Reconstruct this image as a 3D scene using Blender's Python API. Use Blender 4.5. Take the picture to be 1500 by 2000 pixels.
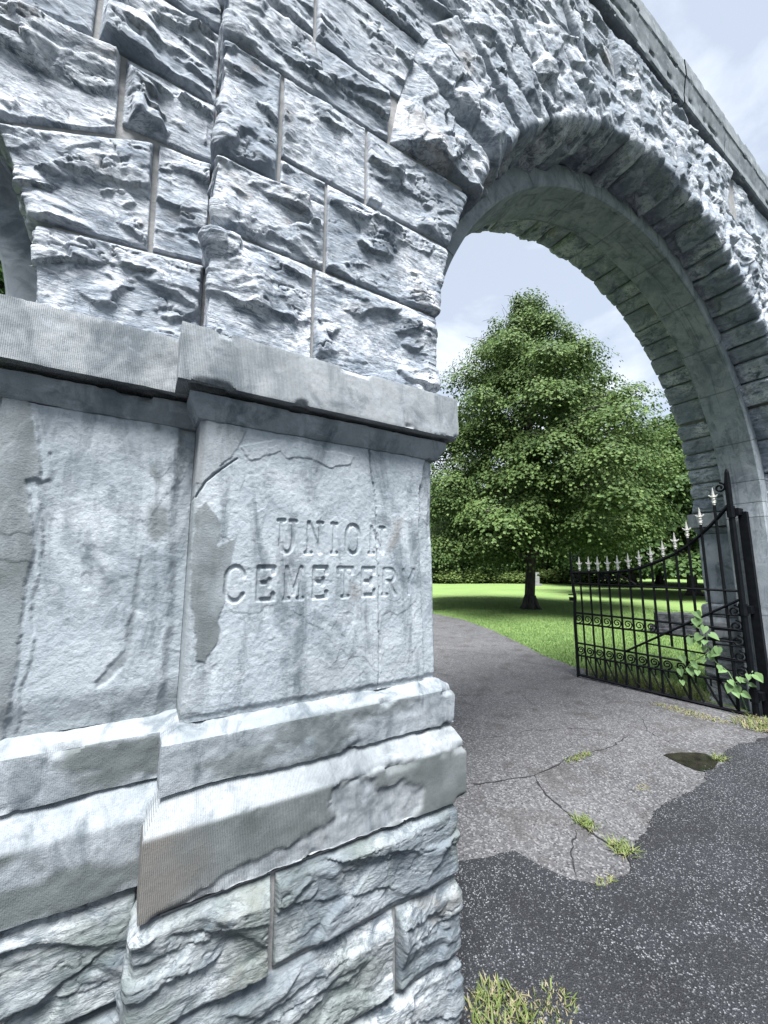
import bpy, math, random
import numpy as np
from mathutils import Matrix, Vector

R = math.radians
sc = bpy.context.scene
for o in list(bpy.data.objects):
    bpy.data.objects.remove(o)

# ------------------------------------------------------------------ camera
EYE = np.array([0.0, 0.0, 1.5])
cam = bpy.data.cameras.new('camera')
cam.sensor_fit = 'HORIZONTAL'
cam.sensor_width = 36.0
cam.lens = 18.67
cam.clip_start = 0.02
cam.clip_end = 3000
co = bpy.data.objects.new('camera', cam)
sc.collection.objects.link(co)
co.location = EYE
co.rotation_euler = (R(90 + 8.19), 0, R(58.84 - 90))
sc.camera = co
sc.render.resolution_x, sc.render.resolution_y = 768, 1024

# ------------------------------------------------------------------ light
SUN_EL, SUN_AZ = 65.0, 242.0          # azimuth of the sun, counter-clockwise from +X
world = bpy.data.worlds.new('World')
sc.world = world
world.use_nodes = True
wn, wl = world.node_tree.nodes, world.node_tree.links
wn.clear()
w_out = wn.new('ShaderNodeOutputWorld')
w_bg = wn.new('ShaderNodeBackground')
w_bg.inputs['Strength'].default_value = 0.05
sky = wn.new('ShaderNodeTexSky')
sky.sky_type = 'NISHITA'
sky.sun_disc = False
sky.sun_elevation = R(SUN_EL)
sky.sun_rotation = R(90 - SUN_AZ)
sky.air_density = 1.0
sky.dust_density = 0.6
tc = wn.new('ShaderNodeTexCoord')
sep = wn.new('ShaderNodeSeparateXYZ')
wl.new(tc.outputs['Generated'], sep.inputs[0])
zc = wn.new('ShaderNodeMath'); zc.operation = 'ADD'; zc.inputs[1].default_value = 0.25
zm = wn.new('ShaderNodeMath'); zm.operation = 'MAXIMUM'; zm.inputs[1].default_value = 0.0
wl.new(sep.outputs['Z'], zm.inputs[0]); wl.new(zm.outputs[0], zc.inputs[0])
vd = wn.new('ShaderNodeVectorMath'); vd.operation = 'DIVIDE'
cb = wn.new('ShaderNodeCombineXYZ')
for i in range(3):
    wl.new(zc.outputs[0], cb.inputs[i])
wl.new(tc.outputs['Generated'], vd.inputs[0]); wl.new(cb.outputs[0], vd.inputs[1])
cn = wn.new('ShaderNodeTexNoise')
cn.inputs['Scale'].default_value = 2.7
cn.inputs['Detail'].default_value = 7
cn.inputs['Roughness'].default_value = 0.55
cn.inputs['Distortion'].default_value = 0.5
wl.new(vd.outputs[0], cn.inputs['Vector'])
cr = wn.new('ShaderNodeValToRGB')
cr.color_ramp.elements[0].position = 0.43
cr.color_ramp.elements[0].color = (0.58, 0.58, 0.58, 1)
cr.color_ramp.elements[1].position = 0.60
cr.color_ramp.elements[1].color = (1, 1, 1, 1)
wl.new(cn.outputs['Fac'], cr.inputs['Fac'])
mixc = wn.new('ShaderNodeMix'); mixc.data_type = 'RGBA'
wl.new(cr.outputs['Color'], mixc.inputs['Factor'])
wl.new(sky.outputs['Color'], mixc.inputs['A'])
mixc.inputs['B'].default_value = (6.2, 6.75, 7.6, 1)
wl.new(mixc.outputs['Result'], w_bg.inputs['Color'])
wl.new(w_bg.outputs[0], w_out.inputs['Surface'])

sun = bpy.data.lights.new('sun', 'SUN')
sun.energy = 5.0
sun.angle = R(26)
sun.color = (1.0, 0.985, 0.96)
so = bpy.data.objects.new('sun', sun)
sc.collection.objects.link(so)
sd = Vector((math.cos(R(SUN_EL)) * math.cos(R(SUN_AZ)), math.cos(R(SUN_EL)) * math.sin(R(SUN_AZ)), math.sin(R(SUN_EL))))
so.rotation_euler = sd.to_track_quat('Z', 'Y').to_euler()
so.location = sd * 40

sc.view_settings.view_transform = 'Standard'
sc.view_settings.look = 'None'
sc.view_settings.gamma = 1
sc.view_settings.use_curve_mapping = False
sc.view_settings.exposure = 1.70
sc.render.engine = 'CYCLES'

# ------------------------------------------------------------------ helpers
rng = np.random.default_rng(7)
random.seed(7)
col = sc.collection


def vnoise(p, seed=0):
    """3D value noise, p (n,3) -> 0..1"""
    p = np.asarray(p, dtype=np.float64)
    i = np.floor(p).astype(np.int64)
    f = p - i
    f = f * f * f * (f * (f * 6 - 15) + 10)
    out = np.zeros(len(p))
    for dx in (0, 1):
        wx = f[:, 0] if dx else 1 - f[:, 0]
        for dy in (0, 1):
            wy = f[:, 1] if dy else 1 - f[:, 1]
            for dz in (0, 1):
                wz = f[:, 2] if dz else 1 - f[:, 2]
                h = ((i[:, 0] + dx) * 374761393 + (i[:, 1] + dy) * 668265263 + (i[:, 2] + dz) * 1440662683 + seed * 974634541) & 0xffffffff
                h = ((h ^ (h >> 13)) * 1274126177) & 0xffffffff
                h = h ^ (h >> 16)
                out += wx * wy * wz * ((h & 0xffffff) / 16777215.0)
    return out


def fbm(p, octv=4, gain=0.5, seed=0, lac=2.03):
    p = np.asarray(p, dtype=np.float64)
    s = np.zeros(len(p)); a = 1.0; t = 0
    for k in range(octv):
        s += a * (vnoise(p, seed + k * 17) * 2 - 1); t += a
        p = p * lac + 13.7
        a *= gain
    return s / t


def sstep(e0, e1, x):
    t = np.clip((x - e0) / (e1 - e0), 0, 1)
    return t * t * (3 - 2 * t)


def in_poly(x, z, poly):
    ins = np.zeros(x.shape, bool)
    n = len(poly)
    for i in range(n):
        x1, z1 = poly[i]; x2, z2 = poly[(i + 1) % n]
        if z1 == z2:
            continue
        c = ((z1 > z) != (z2 > z)) & (x < (x2 - x1) * (z - z1) / (z2 - z1) + x1)
        ins ^= c
    return ins


def seg_dist(x, z, pts):
    d = np.full(x.shape, 1e9)
    for (x1, z1), (x2, z2) in zip(pts[:-1], pts[1:]):
        dx, dz = x2 - x1, z2 - z1
        t = np.clip(((x - x1) * dx + (z - z1) * dz) / (dx * dx + dz * dz + 1e-12), 0, 1)
        d = np.minimum(d, np.hypot(x - x1 - t * dx, z - z1 - t * dz))
    return d


def pmask(x, z, poly, w=.0022):
    d = seg_dist(x, z, list(poly) + [poly[0]])
    return sstep(-w, w, np.where(in_poly(x, z, poly), d, -d))


def np_mesh(name, verts, faces, mat=None, smooth=True, attrs=None):
    """faces: int array (n,3) or (n,4)"""
    me = bpy.data.meshes.new(name)
    verts = np.asarray(verts, dtype=np.float32); faces = np.asarray(faces, dtype=np.int32)
    k = faces.shape[1]; n = len(faces)
    me.vertices.add(len(verts)); me.vertices.foreach_set('co', verts.ravel())
    me.loops.add(n * k); me.loops.foreach_set('vertex_index', faces.ravel())
    me.polygons.add(n)
    me.polygons.foreach_set('loop_start', np.arange(0, n * k, k, dtype=np.int32))
    me.polygons.foreach_set('use_smooth', np.full(n, smooth))
    for an, av in (attrs or {}).items():
        a = me.attributes.new(an, 'FLOAT', 'POINT'); a.data.foreach_set('value', np.asarray(av, dtype=np.float32))
    me.update(); me.validate()
    if mat:
        me.materials.append(mat)
    return me


def link(name, me, parent=None, kind=None, label=None, cat=None, group=None):
    o = bpy.data.objects.new(name, me)
    col.objects.link(o)
    if parent is not None:
        o.parent = parent
        base = parent
        off = Vector((0, 0, 0))
        while base is not None:
            off += base.location
            base = base.parent
        o.location = -off                      # meshes are written in world metres
    if kind: o['kind'] = kind
    if label: o['label'] = label
    if cat: o['category'] = cat
    if group: o['group'] = group
    return o


def thing(name, loc, label, cat, group=None):
    return_o = bpy.data.objects.new(name, None)
    col.objects.link(return_o)
    return_o.location = loc
    return_o['label'] = label; return_o['category'] = cat
    if group: return_o['group'] = group
    return return_o


def grid_faces(na, nb):
    i = np.arange((na - 1) * (nb - 1))
    a, b = i // (nb - 1), i % (nb - 1)
    v = a * nb + b
    return np.stack([v, v + nb, v + nb + 1, v + 1], 1)


class MB:
    """collects simple solids into one mesh"""
    def __init__(self): self.v = []; self.f = []
    def add(self, v, f):
        b = len(self.v); self.v += [tuple(p) for p in v]; self.f += [tuple(b + i for i in q) for q in f]
    def box(self, c, s, rot=None):
        hx, hy, hz = s[0] / 2, s[1] / 2, s[2] / 2
        p = [Vector((x, y, z)) for x in (-hx, hx) for y in (-hy, hy) for z in (-hz, hz)]
        if rot is not None: p = [rot @ q for q in p]
        self.add([q + Vector(c) for q in p], [(0, 1, 3, 2), (4, 6, 7, 5), (0, 4, 5, 1), (2, 3, 7, 6), (0, 2, 6, 4), (1, 5, 7, 3)])
    def tube(self, pts, rad, seg=6, cap=True):
        pts = [Vector(p) for p in pts]; n = len(pts)
        if not hasattr(rad, '__len__'): rad = [rad] * n
        up = None; v = []; f = []
        for i, p in enumerate(pts):
            d = (pts[min(i + 1, n - 1)] - pts[max(i - 1, 0)]).normalized()
            if up is None:
                up = d.orthogonal().normalized()
            up = (up - d * up.dot(d))
            up = up.normalized() if up.length > 1e-6 else d.orthogonal().normalized()
            w = d.cross(up)
            for k in range(seg):
                t = 2 * math.pi * (k + .5) / seg
                v.append(p + (up * math.cos(t) + w * math.sin(t)) * rad[i])
        for i in range(n - 1):
            for k in range(seg):
                a = i * seg + k; b = i * seg + (k + 1) % seg
                f.append((a, b, b + seg, a + seg))
        if cap:
            f.append(tuple(range(seg))[::-1]); f.append(tuple((n - 1) * seg + k for k in range(seg)))
        self.add(v, f)
    def build(self, name, mat, parent=None, smooth=False, **kw):
        me = bpy.data.meshes.new(name); me.from_pydata(self.v, [], self.f); me.update()
        if mat: me.materials.append(mat)
        if smooth: me.polygons.foreach_set('use_smooth', [True] * len(me.polygons))
        return link(name, me, parent, **kw)


# ------------------------------------------------------------------ materials
class NT:
    def __init__(self, name):
        self.m = bpy.data.materials.new(name); self.m.use_nodes = True
        self.t = self.m.node_tree; self.n = self.t.nodes; self.l = self.t.links
        self.b = self.n['Principled BSDF']; self.out = self.n['Material Output']
        self.co = self.n.new('ShaderNodeTexCoord').outputs['Object']
    def new(self, t, **kw):
        x = self.n.new(t)
        for k, v in kw.items(): setattr(x, k, v)
        return x
    def mapping(self, scale, rot=(0, 0, 0)):
        m = self.new('ShaderNodeMapping'); m.inputs['Scale'].default_value = scale; m.inputs['Rotation'].default_value = rot
        self.l.new(self.co, m.inputs['Vector']); return m.outputs[0]
    def noise(self, scale, detail=5, rough=.55, dist=0, vec=None, out='Fac'):
        x = self.new('ShaderNodeTexNoise'); x.inputs['Scale'].default_value = scale; x.inputs['Detail'].default_value = detail
        x.inputs['Roughness'].default_value = rough; x.inputs['Distortion'].default_value = dist
        self.l.new(vec if vec is not None else self.co, x.inputs['Vector']); return x.outputs[out]
    def vor(self, scale, feature='F1', out='Distance', vec=None, rnd=1):
        x = self.new('ShaderNodeTexVoronoi', feature=feature); x.inputs['Scale'].default_value = scale; x.inputs['Randomness'].default_value = rnd
        self.l.new(vec if vec is not None else self.co, x.inputs['Vector']); return x.outputs[out]
    def ramp(self, fac, stops):
        x = self.new('ShaderNodeValToRGB'); e = x.color_ramp.elements
        while len(e) < len(stops): e.new(.5)
        for i, (p, c) in enumerate(stops):
            e[i].position = p; e[i].color = tuple(c) + (1,) if hasattr(c, '__len__') else (c, c, c, 1)
        self.l.new(fac, x.inputs['Fac']); return x.outputs['Color']
    def mix(self, fac, a, b, blend='MIX'):
        x = self.new('ShaderNodeMix', data_type='RGBA', blend_type=blend)
        for s, v in (('Factor', fac), ('A', a), ('B', b)):
            if hasattr(v, 'is_output'): self.l.new(v, x.inputs[s])
            elif s == 'Factor': x.inputs[s].default_value = v
            else: x.inputs[s].default_value = tuple(v) + (1,)
        return x.outputs['Result']
    def math(self, op, a, b=0.0, c=None):
        x = self.new('ShaderNodeMath', operation=op)
        for i, v in enumerate((a, b) + ((c,) if c is not None else ())):
            if hasattr(v, 'is_output'): self.l.new(v, x.inputs[i])
            else: x.inputs[i].default_value = v
        return x.outputs[0]
    def attr(self, name):
        x = self.new('ShaderNodeAttribute'); x.attribute_name = name; return x.outputs['Fac']
    def rand(self):
        return self.new('ShaderNodeObjectInfo').outputs['Random']
    def bump(self, h, strength, dist, prev=None):
        x = self.new('ShaderNodeBump'); x.inputs['Strength'].default_value = strength; x.inputs['Distance'].default_value = dist
        self.l.new(h, x.inputs['Height'])
        if prev is not None: self.l.new(prev, x.inputs['Normal'])
        return x.outputs[0]
    def done(self, color, rough=.8, normal=None, spec=.3, alb=1.0, **kw):
        if alb != 1.0: color = self.mix(1.0, color, (alb, alb, alb), 'MULTIPLY')
        if hasattr(color, 'is_output'): self.l.new(color, self.b.inputs['Base Color'])
        else: self.b.inputs['Base Color'].default_value = tuple(color) + (1,)
        if hasattr(rough, 'is_output'): self.l.new(rough, self.b.inputs['Roughness'])
        else: self.b.inputs['Roughness'].default_value = rough
        self.b.inputs['Specular IOR Level'].default_value = spec
        if normal is not None: self.l.new(normal, self.b.inputs['Normal'])
        for k, v in kw.items(): self.b.inputs[k].default_value = v
        return self.m


def mat_rock(name, light=(.66, .665, .68), green=0.0):
    n = NT(name)
    rnd = n.rand()
    off = n.new('ShaderNodeVectorMath', operation='ADD')
    cx_ = n.new('ShaderNodeCombineXYZ'); n.l.new(n.math('MULTIPLY', rnd, 37.0), cx_.inputs[0]); n.l.new(n.math('MULTIPLY', rnd, 11.0), cx_.inputs[2])
    n.l.new(n.co, off.inputs[0]); n.l.new(cx_.outputs[0], off.inputs[1]); n.co = off.outputs[0]
    big = n.noise(3.2, 7, .62, .8)
    c = n.ramp(big, [(.30, (.16, .19, .22)), (.43, (.34, .37, .405)), (.56, (.56, .585, .615))])
    pale = n.noise(5.0, 7, .68, .6)
    c = n.mix(n.ramp(pale, [(.46, 0), (.58, .88)]), c, (.66, .675, .695))
    st = n.noise(6, 9, .70, 1.4, vec=n.mapping((1, 1, 2.4), (0, R(16), 0)))
    c = n.mix(n.ramp(st, [(.38, .95), (.50, 0)]), c, (.075, .10, .13))
    fine = n.noise(55, 6, .68)
    c = n.mix(n.ramp(fine, [(.34, .7), (.50, 0)]), c, (.14, .165, .195))
    vein = n.math('ABSOLUTE', n.math('SUBTRACT', n.noise(5, 7, .64, .9, vec=n.mapping((1, 1, 2.4), (0, R(-14), 0))), .5))
    c = n.mix(n.ramp(vein, [(.0, .8), (.012, 0)]), c, (.04, .055, .075))
    md = n.noise(2.2, 6, .62, .7)
    c = n.mix(n.ramp(md, [(.42, .7), (.56, 0)]), c, (.15, .18, .215))
    c = n.mix(n.ramp(rnd, [(.0, .0), (1.0, .40)]), c, (.22, .25, .285))
    c = n.mix(n.ramp(n.noise(3.1, 6, .66, .5), [(.60, 0), (.70, .5)]), c, (.27, .235, .20))
    if green: c = n.mix(n.ramp(n.noise(4, 5, .6), [(.42, 0), (.6, green)]), c, (.17, .20, .165))
    c = n.mix(1.0, c, light, 'MULTIPLY')
    h = n.noise(26, 9, .70, .6, vec=n.mapping((1, 1, 2.6), (0, R(16), 0)))
    b = n.bump(h, .55, .014)
    b = n.bump(n.noise(8, 7, .65, .3, vec=n.mapping((1.2, 1.2, 8), (0, R(22), 0))), .45, .014, b)
    b = n.bump(n.noise(150, 4, .7), .45, .003, b)
    return n.done(c, .88, b, .25, 1.0)


def mat_dressed(name, light=1.0, tool=0.0, pit=1.0, streak=.25, warm=.0, drip=0.0):
    n = NT(name)
    big = n.noise(4.0, 7, .65, .6)
    c = n.ramp(big, [(.30, (.27 * light, .305 * light, .33 * light)), (.46, (.42 * light, .45 * light, .475 * light)), (.62, (.57 * light, .59 * light, .61 * light))])
    if warm: c = n.mix(warm, c, (.46, .435, .41))
    sm = n.noise(1.0, 7, .66, .8, vec=n.mapping((9, 9, 2.2)))
    c = n.mix(n.ramp(sm, [(.34, min(1, streak * 1.8)), (.50, 0)]), c, (.13, .155, .175))
    bt = n.noise(6, 8, .7, 1.0)
    c = n.mix(n.ramp(bt, [(.33, min(1, streak * 1.6)), (.45, 0)]), c, (.11, .135, .155))
    if drip:
        dn = n.noise(1.0, 4, .6, .4, vec=n.mapping((1.5, 26, 1.1)))
        c = n.mix(n.ramp(dn, [(.35, drip), (.43, 0)]), c, (.07, .085, .10))
    bl = n.noise(11, 6, .65, .8)
    c = n.mix(n.ramp(bl, [(.54, 0), (.66, .55)]), c, (.60, .62, .65))
    fine = n.noise(90, 4, .65)
    c = n.mix(n.ramp(fine, [(.32, .35), (.5, 0)]), c, (.24, .265, .295))
    c = n.mix(n.math('MULTIPLY', n.attr('tint'), .95), c, (.135, .150, .145))
    c = n.mix(n.math('MULTIPLY', n.attr('rust'), .75), c, (.235, .200, .170))
    c = n.mix(1.0, c, (.625, .665, .70), 'MULTIPLY')
    h = n.noise(120, 6, .7)
    b = n.bump(h, .6 * pit, .0026)
    b = n.bump(n.noise(230, 3, .7), .45 * pit, .0025, b)
    if tool:
        w = n.new('ShaderNodeTexWave', wave_type='BANDS', bands_direction='X')
        w.inputs['Scale'].default_value = 78; w.inputs['Distortion'].default_value = 1.4; w.inputs['Detail'].default_value = 3; w.inputs['Detail Scale'].default_value = 2.0
        n.l.new(n.mapping((1, 1, .25)), w.inputs['Vector'])
        b = n.bump(w.outputs['Fac'], tool * 1.1, .0016, b)
        c = n.mix(n.ramp(w.outputs['Fac'], [(.1, .12), (.6, 0)]), c, (.16, .17, .18))
    return n.done(c, .85, b, .25, .78)


M = {}
M['rock'] = mat_rock('rock_faced_stone', (.80, .815, .85))
M['base'] = mat_rock('base_stone', (.49, .51, .515), .5)
M['panel'] = mat_dressed('weathered_panel_stone', 1.10, 0, 1.2, .42)
M['tooled'] = mat_dressed('tooled_stone', .95, .55, .6, .38, .34)
M['frieze'] = mat_dressed('dark_frieze_stone', .78, .0, 1.2, .5)
M['plinth'] = mat_dressed('plinth_stone', .82, .2, 1.0, .55, .08)
M['ring'] = mat_dressed('arch_ring_stone', .95, 0, .6, .35, drip=.4)
M['coping'] = mat_dressed('coping_stone', .62, 0, .5, .3)

n = NT('mortar')
M['mortar'] = n.done(n.ramp(n.noise(25, 5, .6), [(.35, (.24, .245, .25)), (.65, (.36, .362, .365))]), .95, n.bump(n.noise(160, 4, .6), .5, .004), .15, .66)

n = NT('old_asphalt')
big = n.noise(.9, 5, .6)
c = n.ramp(big, [(.35, (.050, .051, .056)), (.65, (.076, .077, .083))])
vc = n.vor(95, 'F1', 'Color')
sp = n.new('ShaderNodeSeparateColor'); n.l.new(vc, sp.inputs[0])
c = n.mix(n.ramp(sp.outputs[0], [(.55, 0), (.95, .75)]), c, (.18, .18, .185))
c = n.mix(n.ramp(sp.outputs[1], [(.0, .75), (.3, 0)]), c, (.018, .018, .02))
c = n.mix(n.ramp(n.noise(3.2, 5, .65, .4), [(.34, .6), (.48, 0)]), c, (.034, .031, .03))
M['path'] = n.done(c, .88, n.bump(n.vor(95), .7, .006, n.bump(n.noise(7, 4), .4, .03)), .25, .88)

n = NT('new_asphalt')
big = n.noise(1.6, 5, .6)
c = n.ramp(big, [(.35, (.010, .012, .016)), (.65, (.022, .025, .031))])
vc = n.vor(185, 'F1', 'Color')
sp = n.new('ShaderNodeSeparateColor'); n.l.new(vc, sp.inputs[0])
c = n.mix(n.ramp(sp.outputs[0], [(.84, 0), (.99, 1.0)]), c, (.25, .26, .28))
c = n.mix(n.ramp(sp.outputs[1], [(.72, 0), (.99, .5)]), c, (.07, .075, .085))
c = n.mix(n.ramp(n.noise(2.6, 6, .65, .5), [(.40, .55), (.52, 0)]), c, (.012, .013, .016))
M['road'] = n.done(c, .78, n.bump(n.vor(185), .9, .006), .3, .66)

n = NT('lawn_ground')
c = n.ramp(n.noise(.35, 6, .6), [(.3, (.115, .180, .060)), (.7, (.165, .240, .085))])
c = n.mix(n.ramp(n.noise(14, 5, .7), [(.35, .6), (.6, 0)]), c, (.085, .145, .045))
c = n.mix(n.ramp(n.noise(.9, 6, .65), [(.52, 0), (.66, .5)]), c, (.17, .19, .075))
M['lawn'] = n.done(c, .9, n.bump(n.noise(60, 4, .7), .8, .03), .1)


def mat_leaf(name, dark, lightc, trans=.3, rough=.5):
    n = NT(name)
    g = n.new('ShaderNodeNewGeometry').outputs['Random Per Island']
    c = n.ramp(n.math('MULTIPLY_ADD', g, .55, n.math('MULTIPLY', n.noise(1.1, 3), .6)), [(.15, dark), (.85, lightc)])
    n.l.new(c, n.b.inputs['Base Color']); n.b.inputs['Roughness'].default_value = rough; n.b.inputs['Specular IOR Level'].default_value = .12
    t = n.new('ShaderNodeBsdfTranslucent'); n.l.new(c, t.inputs['Color'])
    ms = n.new('ShaderNodeMixShader'); ms.inputs[0].default_value = trans
    n.l.new(n.b.outputs[0], ms.inputs[1]); n.l.new(t.outputs[0], ms.inputs[2]); n.l.new(ms.outputs[0], n.out.inputs['Surface'])
    return n.m


M['maple'] = mat_leaf('maple_leaves', (.022, .052, .018), (.110, .165, .052), .28)
M['tree2'] = mat_leaf('deciduous_leaves', (.020, .050, .018), (.078, .130, .042), .28)
M['shrub'] = mat_leaf('shrub_leaves', (.06, .10, .03), (.14, .19, .065))
M['blade'] = mat_leaf('grass_blades', (.105, .180, .058), (.180, .270, .098), .3)
M['tuft'] = mat_leaf('weed_blades', (.07, .11, .03), (.16, .19, .07), .25)
M['drytuft'] = mat_leaf('dry_grass', (.13, .115, .065), (.24, .215, .14), .2)
M['vine'] = mat_leaf('vine_leaves', (.09, .16, .065), (.15, .235, .105), .25)
n = NT('bark')
M['bark'] = n.done(n.ramp(n.noise(7, 6, .65, vec=n.mapping((3, 3, .5))), [(.35, (.022, .021, .021)), (.65, (.065, .060, .055))]), .9, n.bump(n.noise(16, 6, .7, vec=n.mapping((3, 3, .5))), .8, .03), .1)
n = NT('black_iron')
M['iron'] = n.done(n.ramp(n.noise(18, 5), [(.4, (.006, .008, .013)), (.7, (.016, .019, .026))]), .5, n.bump(n.noise(70, 4), .25, .003), .12, .3)
n = NT('white_paint')
M['white'] = n.done(n.ramp(n.noise(60, 4), [(.3, (.40, .385, .35)), (.55, (.56, .55, .52))]), .5, None, .4)
n = NT('crack_dirt')
M['crack'] = n.done((.018, .018, .02), .95, None, .1)
n = NT('wet_mud')
M['mud'] = n.done(n.ramp(n.noise(9, 5), [(.35, (.005, .005, .005)), (.65, (.018, .016, .013))]), .10, None, .5)
n = NT('grave_stone')
M['grave'] = n.done(n.ramp(n.noise(8, 6, .65), [(.35, (.012, .014, .017)), (.65, (.05, .053, .06))]), .9, n.bump(n.noise(30, 5), .6, .02), .2)
n = NT('pale_stone')
M['pale'] = n.done(n.ramp(n.noise(6, 5), [(.3, (.16, .165, .17)), (.6, (.26, .265, .27))]), .8, None, .2)

# ------------------------------------------------------------------ masonry
XC, ZC = 3.378, 2.22          # centre of the carriage arch
RA, RO, RR = 2.43, 2.96, 2.252  # intrados of rough stones, back of voussoirs, ring face
YF, YB = 1.20, 2.17           # front and back faces of the gateway
YR0, YR1 = 1.49, 1.83         # ring
YL = 1.31                     # recessed wing
XL, XR = 0.115, 0.955         # near pier shaft
ZTOP = 5.36

gateway = thing('stone_gateway', (XC, 1.685, 0), 'pale grey rock-faced stone gateway with round carriage arch and carved lettering', 'gateway')
seedc = [100]


def stone(name, quad, Y0, sgn=-1, ret=(.03, .03, .03, .03), free='', bulge=.045, slope=None, res=None, ledges=3, mat='rock', parent=gateway, coarse=1.0, gap=.006, label=None, rough=1.0):
    if name == 'base_block': mat = 'base'; rough = .45
    if name == 'voussoir': rough = .72 if sgn < 0 else .5
    if name == 'ashlar_block': bulge = bulge * .68 if bulge < .07 else bulge
    if name == 'base_block': bulge *= .8
    seedc[0] += 1; sd_ = seedc[0]
    r = np.random.default_rng(sd_)
    BL, BR, TR, TL = [np.array(p, float) for p in quad]
    W = (np.linalg.norm(BR - BL) + np.linalg.norm(TR - TL)) / 2
    H = (np.linalg.norm(TL - BL) + np.linalg.norm(TR - BR)) / 2
    cxz = (BL + BR + TR + TL) / 4
    d = np.linalg.norm(np.array([cxz[0], Y0, cxz[1]]) - EYE)
    if res is None:
        res = min(max(d * .0019, .0034), .030) * coarse
    gW, gH = gap * .95 / W, gap * .55 / H

    def axis(L, r0, r1):
        a = [np.linspace(0, L, max(4, int(L / res)))]
        if r0 > .05: a.insert(0, np.linspace(-r0, 0, max(3, int(r0 / res)), endpoint=False))
        else: a.insert(0, np.array([-r0]))
        if r1 > .05: a.append(np.linspace(L, L + r1, max(3, int(r1 / res)) + 1)[1:])
        else: a.append(np.array([L + r1]))
        return np.concatenate(a)
    av = axis(W, ret[0], ret[1]); bv = axis(H, ret[2], ret[3])
    A, B = np.meshgrid(av, bv, indexing='ij')
    A = A.ravel(); B = B.ravel()
    u = np.clip(A / W, 0, 1); v = np.clip(B / H, 0, 1)
    # joints: pull in except on free edges
    uu = (gW if 'L' not in free else 0) + u * (1 - (gW if 'L' not in free else 0) - (gW if 'R' not in free else 0))
    vv = (gH if 'B' not in free else 0) + v * (1 - (gH if 'B' not in free else 0) - (gH if 'T' not in free else 0))
    X = (1 - uu) * (1 - vv) * BL[0] + uu * (1 - vv) * BR[0] + uu * vv * TR[0] + (1 - uu) * vv * TL[0]
    Z = (1 - uu) * (1 - vv) * BL[1] + uu * (1 - vv) * BR[1] + uu * vv * TR[1] + (1 - uu) * vv * TL[1]
    ea = np.maximum(-A, 0) + np.maximum(A - W, 0)
    eb = np.maximum(-B, 0) + np.maximum(B - H, 0)
    dep = np.maximum(ea, eb)
    Y = Y0 - sgn * dep
    # side normals
    def outn(p, q, c):
        e = q - p; nn = np.array([e[1], -e[0]]); nn /= np.linalg.norm(nn) + 1e-9
        return nn if np.dot(nn, (p + q) / 2 - c) > 0 else -nn
    rr = .018
    NX = np.zeros_like(A); NY = np.full_like(A, float(sgn)); NZ = np.zeros_like(A)
    for key, p, q, dist in (('L', BL, TL, A), ('R', BR, TR, W - A), ('B', BL, BR, B), ('T', TL, TR, H - B)):
        if key in free:
            w = sstep(-rr, rr, -dist)
            nn = outn(p, q, cxz)
            NX += nn[0] * w; NZ += nn[1] * w; NY *= (1 - w)
    ln = np.sqrt(NX ** 2 + NY ** 2 + NZ ** 2) + 1e-9
    NX /= ln; NY /= ln; NZ /= ln
    P = np.stack([X, Y, Z], 1)
    # --- rock face
    wob = fbm(P * 7, 4, .5, sd_) * .016
    if slope is None:
        slope = (r.uniform(1.8, 4.5), r.uniform(1.8, 4.5), r.uniform(1.0, 3.0), r.uniform(.45, 1.3))
    e = np.full_like(A, 10.0)
    for key, dist, s in (('L', A, slope[0]), ('R', W - A, slope[1]), ('B', B, slope[2]), ('T', H - B, slope[3])):
        if key not in free:
            e = np.minimum(e, s * np.maximum(dist + wob * sstep(0, .07, dist), 0))
        else:
            e = np.minimum(e, bulge * .55 + 1.2 * np.abs(dist) + wob)
    base = bulge * (1 + .35 * fbm(P * 3.1, 2, .5, sd_ + 3))
    # tilted cleavage planes cut the boss into facets
    ul, vl = A / W, B / H
    Ac, Bc = np.clip(A, -.03, W + .03), np.clip(B, -.03, H + .03)
    for k in range(8):
        pu, pv = r.uniform(.05, .95, 2)
        ang = r.uniform(0, 2 * math.pi); g = r.uniform(.12, .55)
        base = np.minimum(base, bulge * r.uniform(.9, 1.5) + g * ((Ac - pu * W) * math.cos(ang) + (Bc - pv * H) * math.sin(ang)) + wob * .3)
    base = np.maximum(base, bulge * .45 + wob * .4)
    h = np.minimum(base, e)
    # planar cleft facets with sharp steps between them, at two sizes
    fade = sstep(0, .03, e)
    wx, wz = .045 * fbm(P * 6, 4, .6, sd_ + 9), .035 * fbm(P * 6 + 40, 4, .6, sd_ + 10)
    tl = r.uniform(-.35, .35)
    span = (W + ret[0] + ret[1]) * (H + ret[2] + ret[3])
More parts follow.
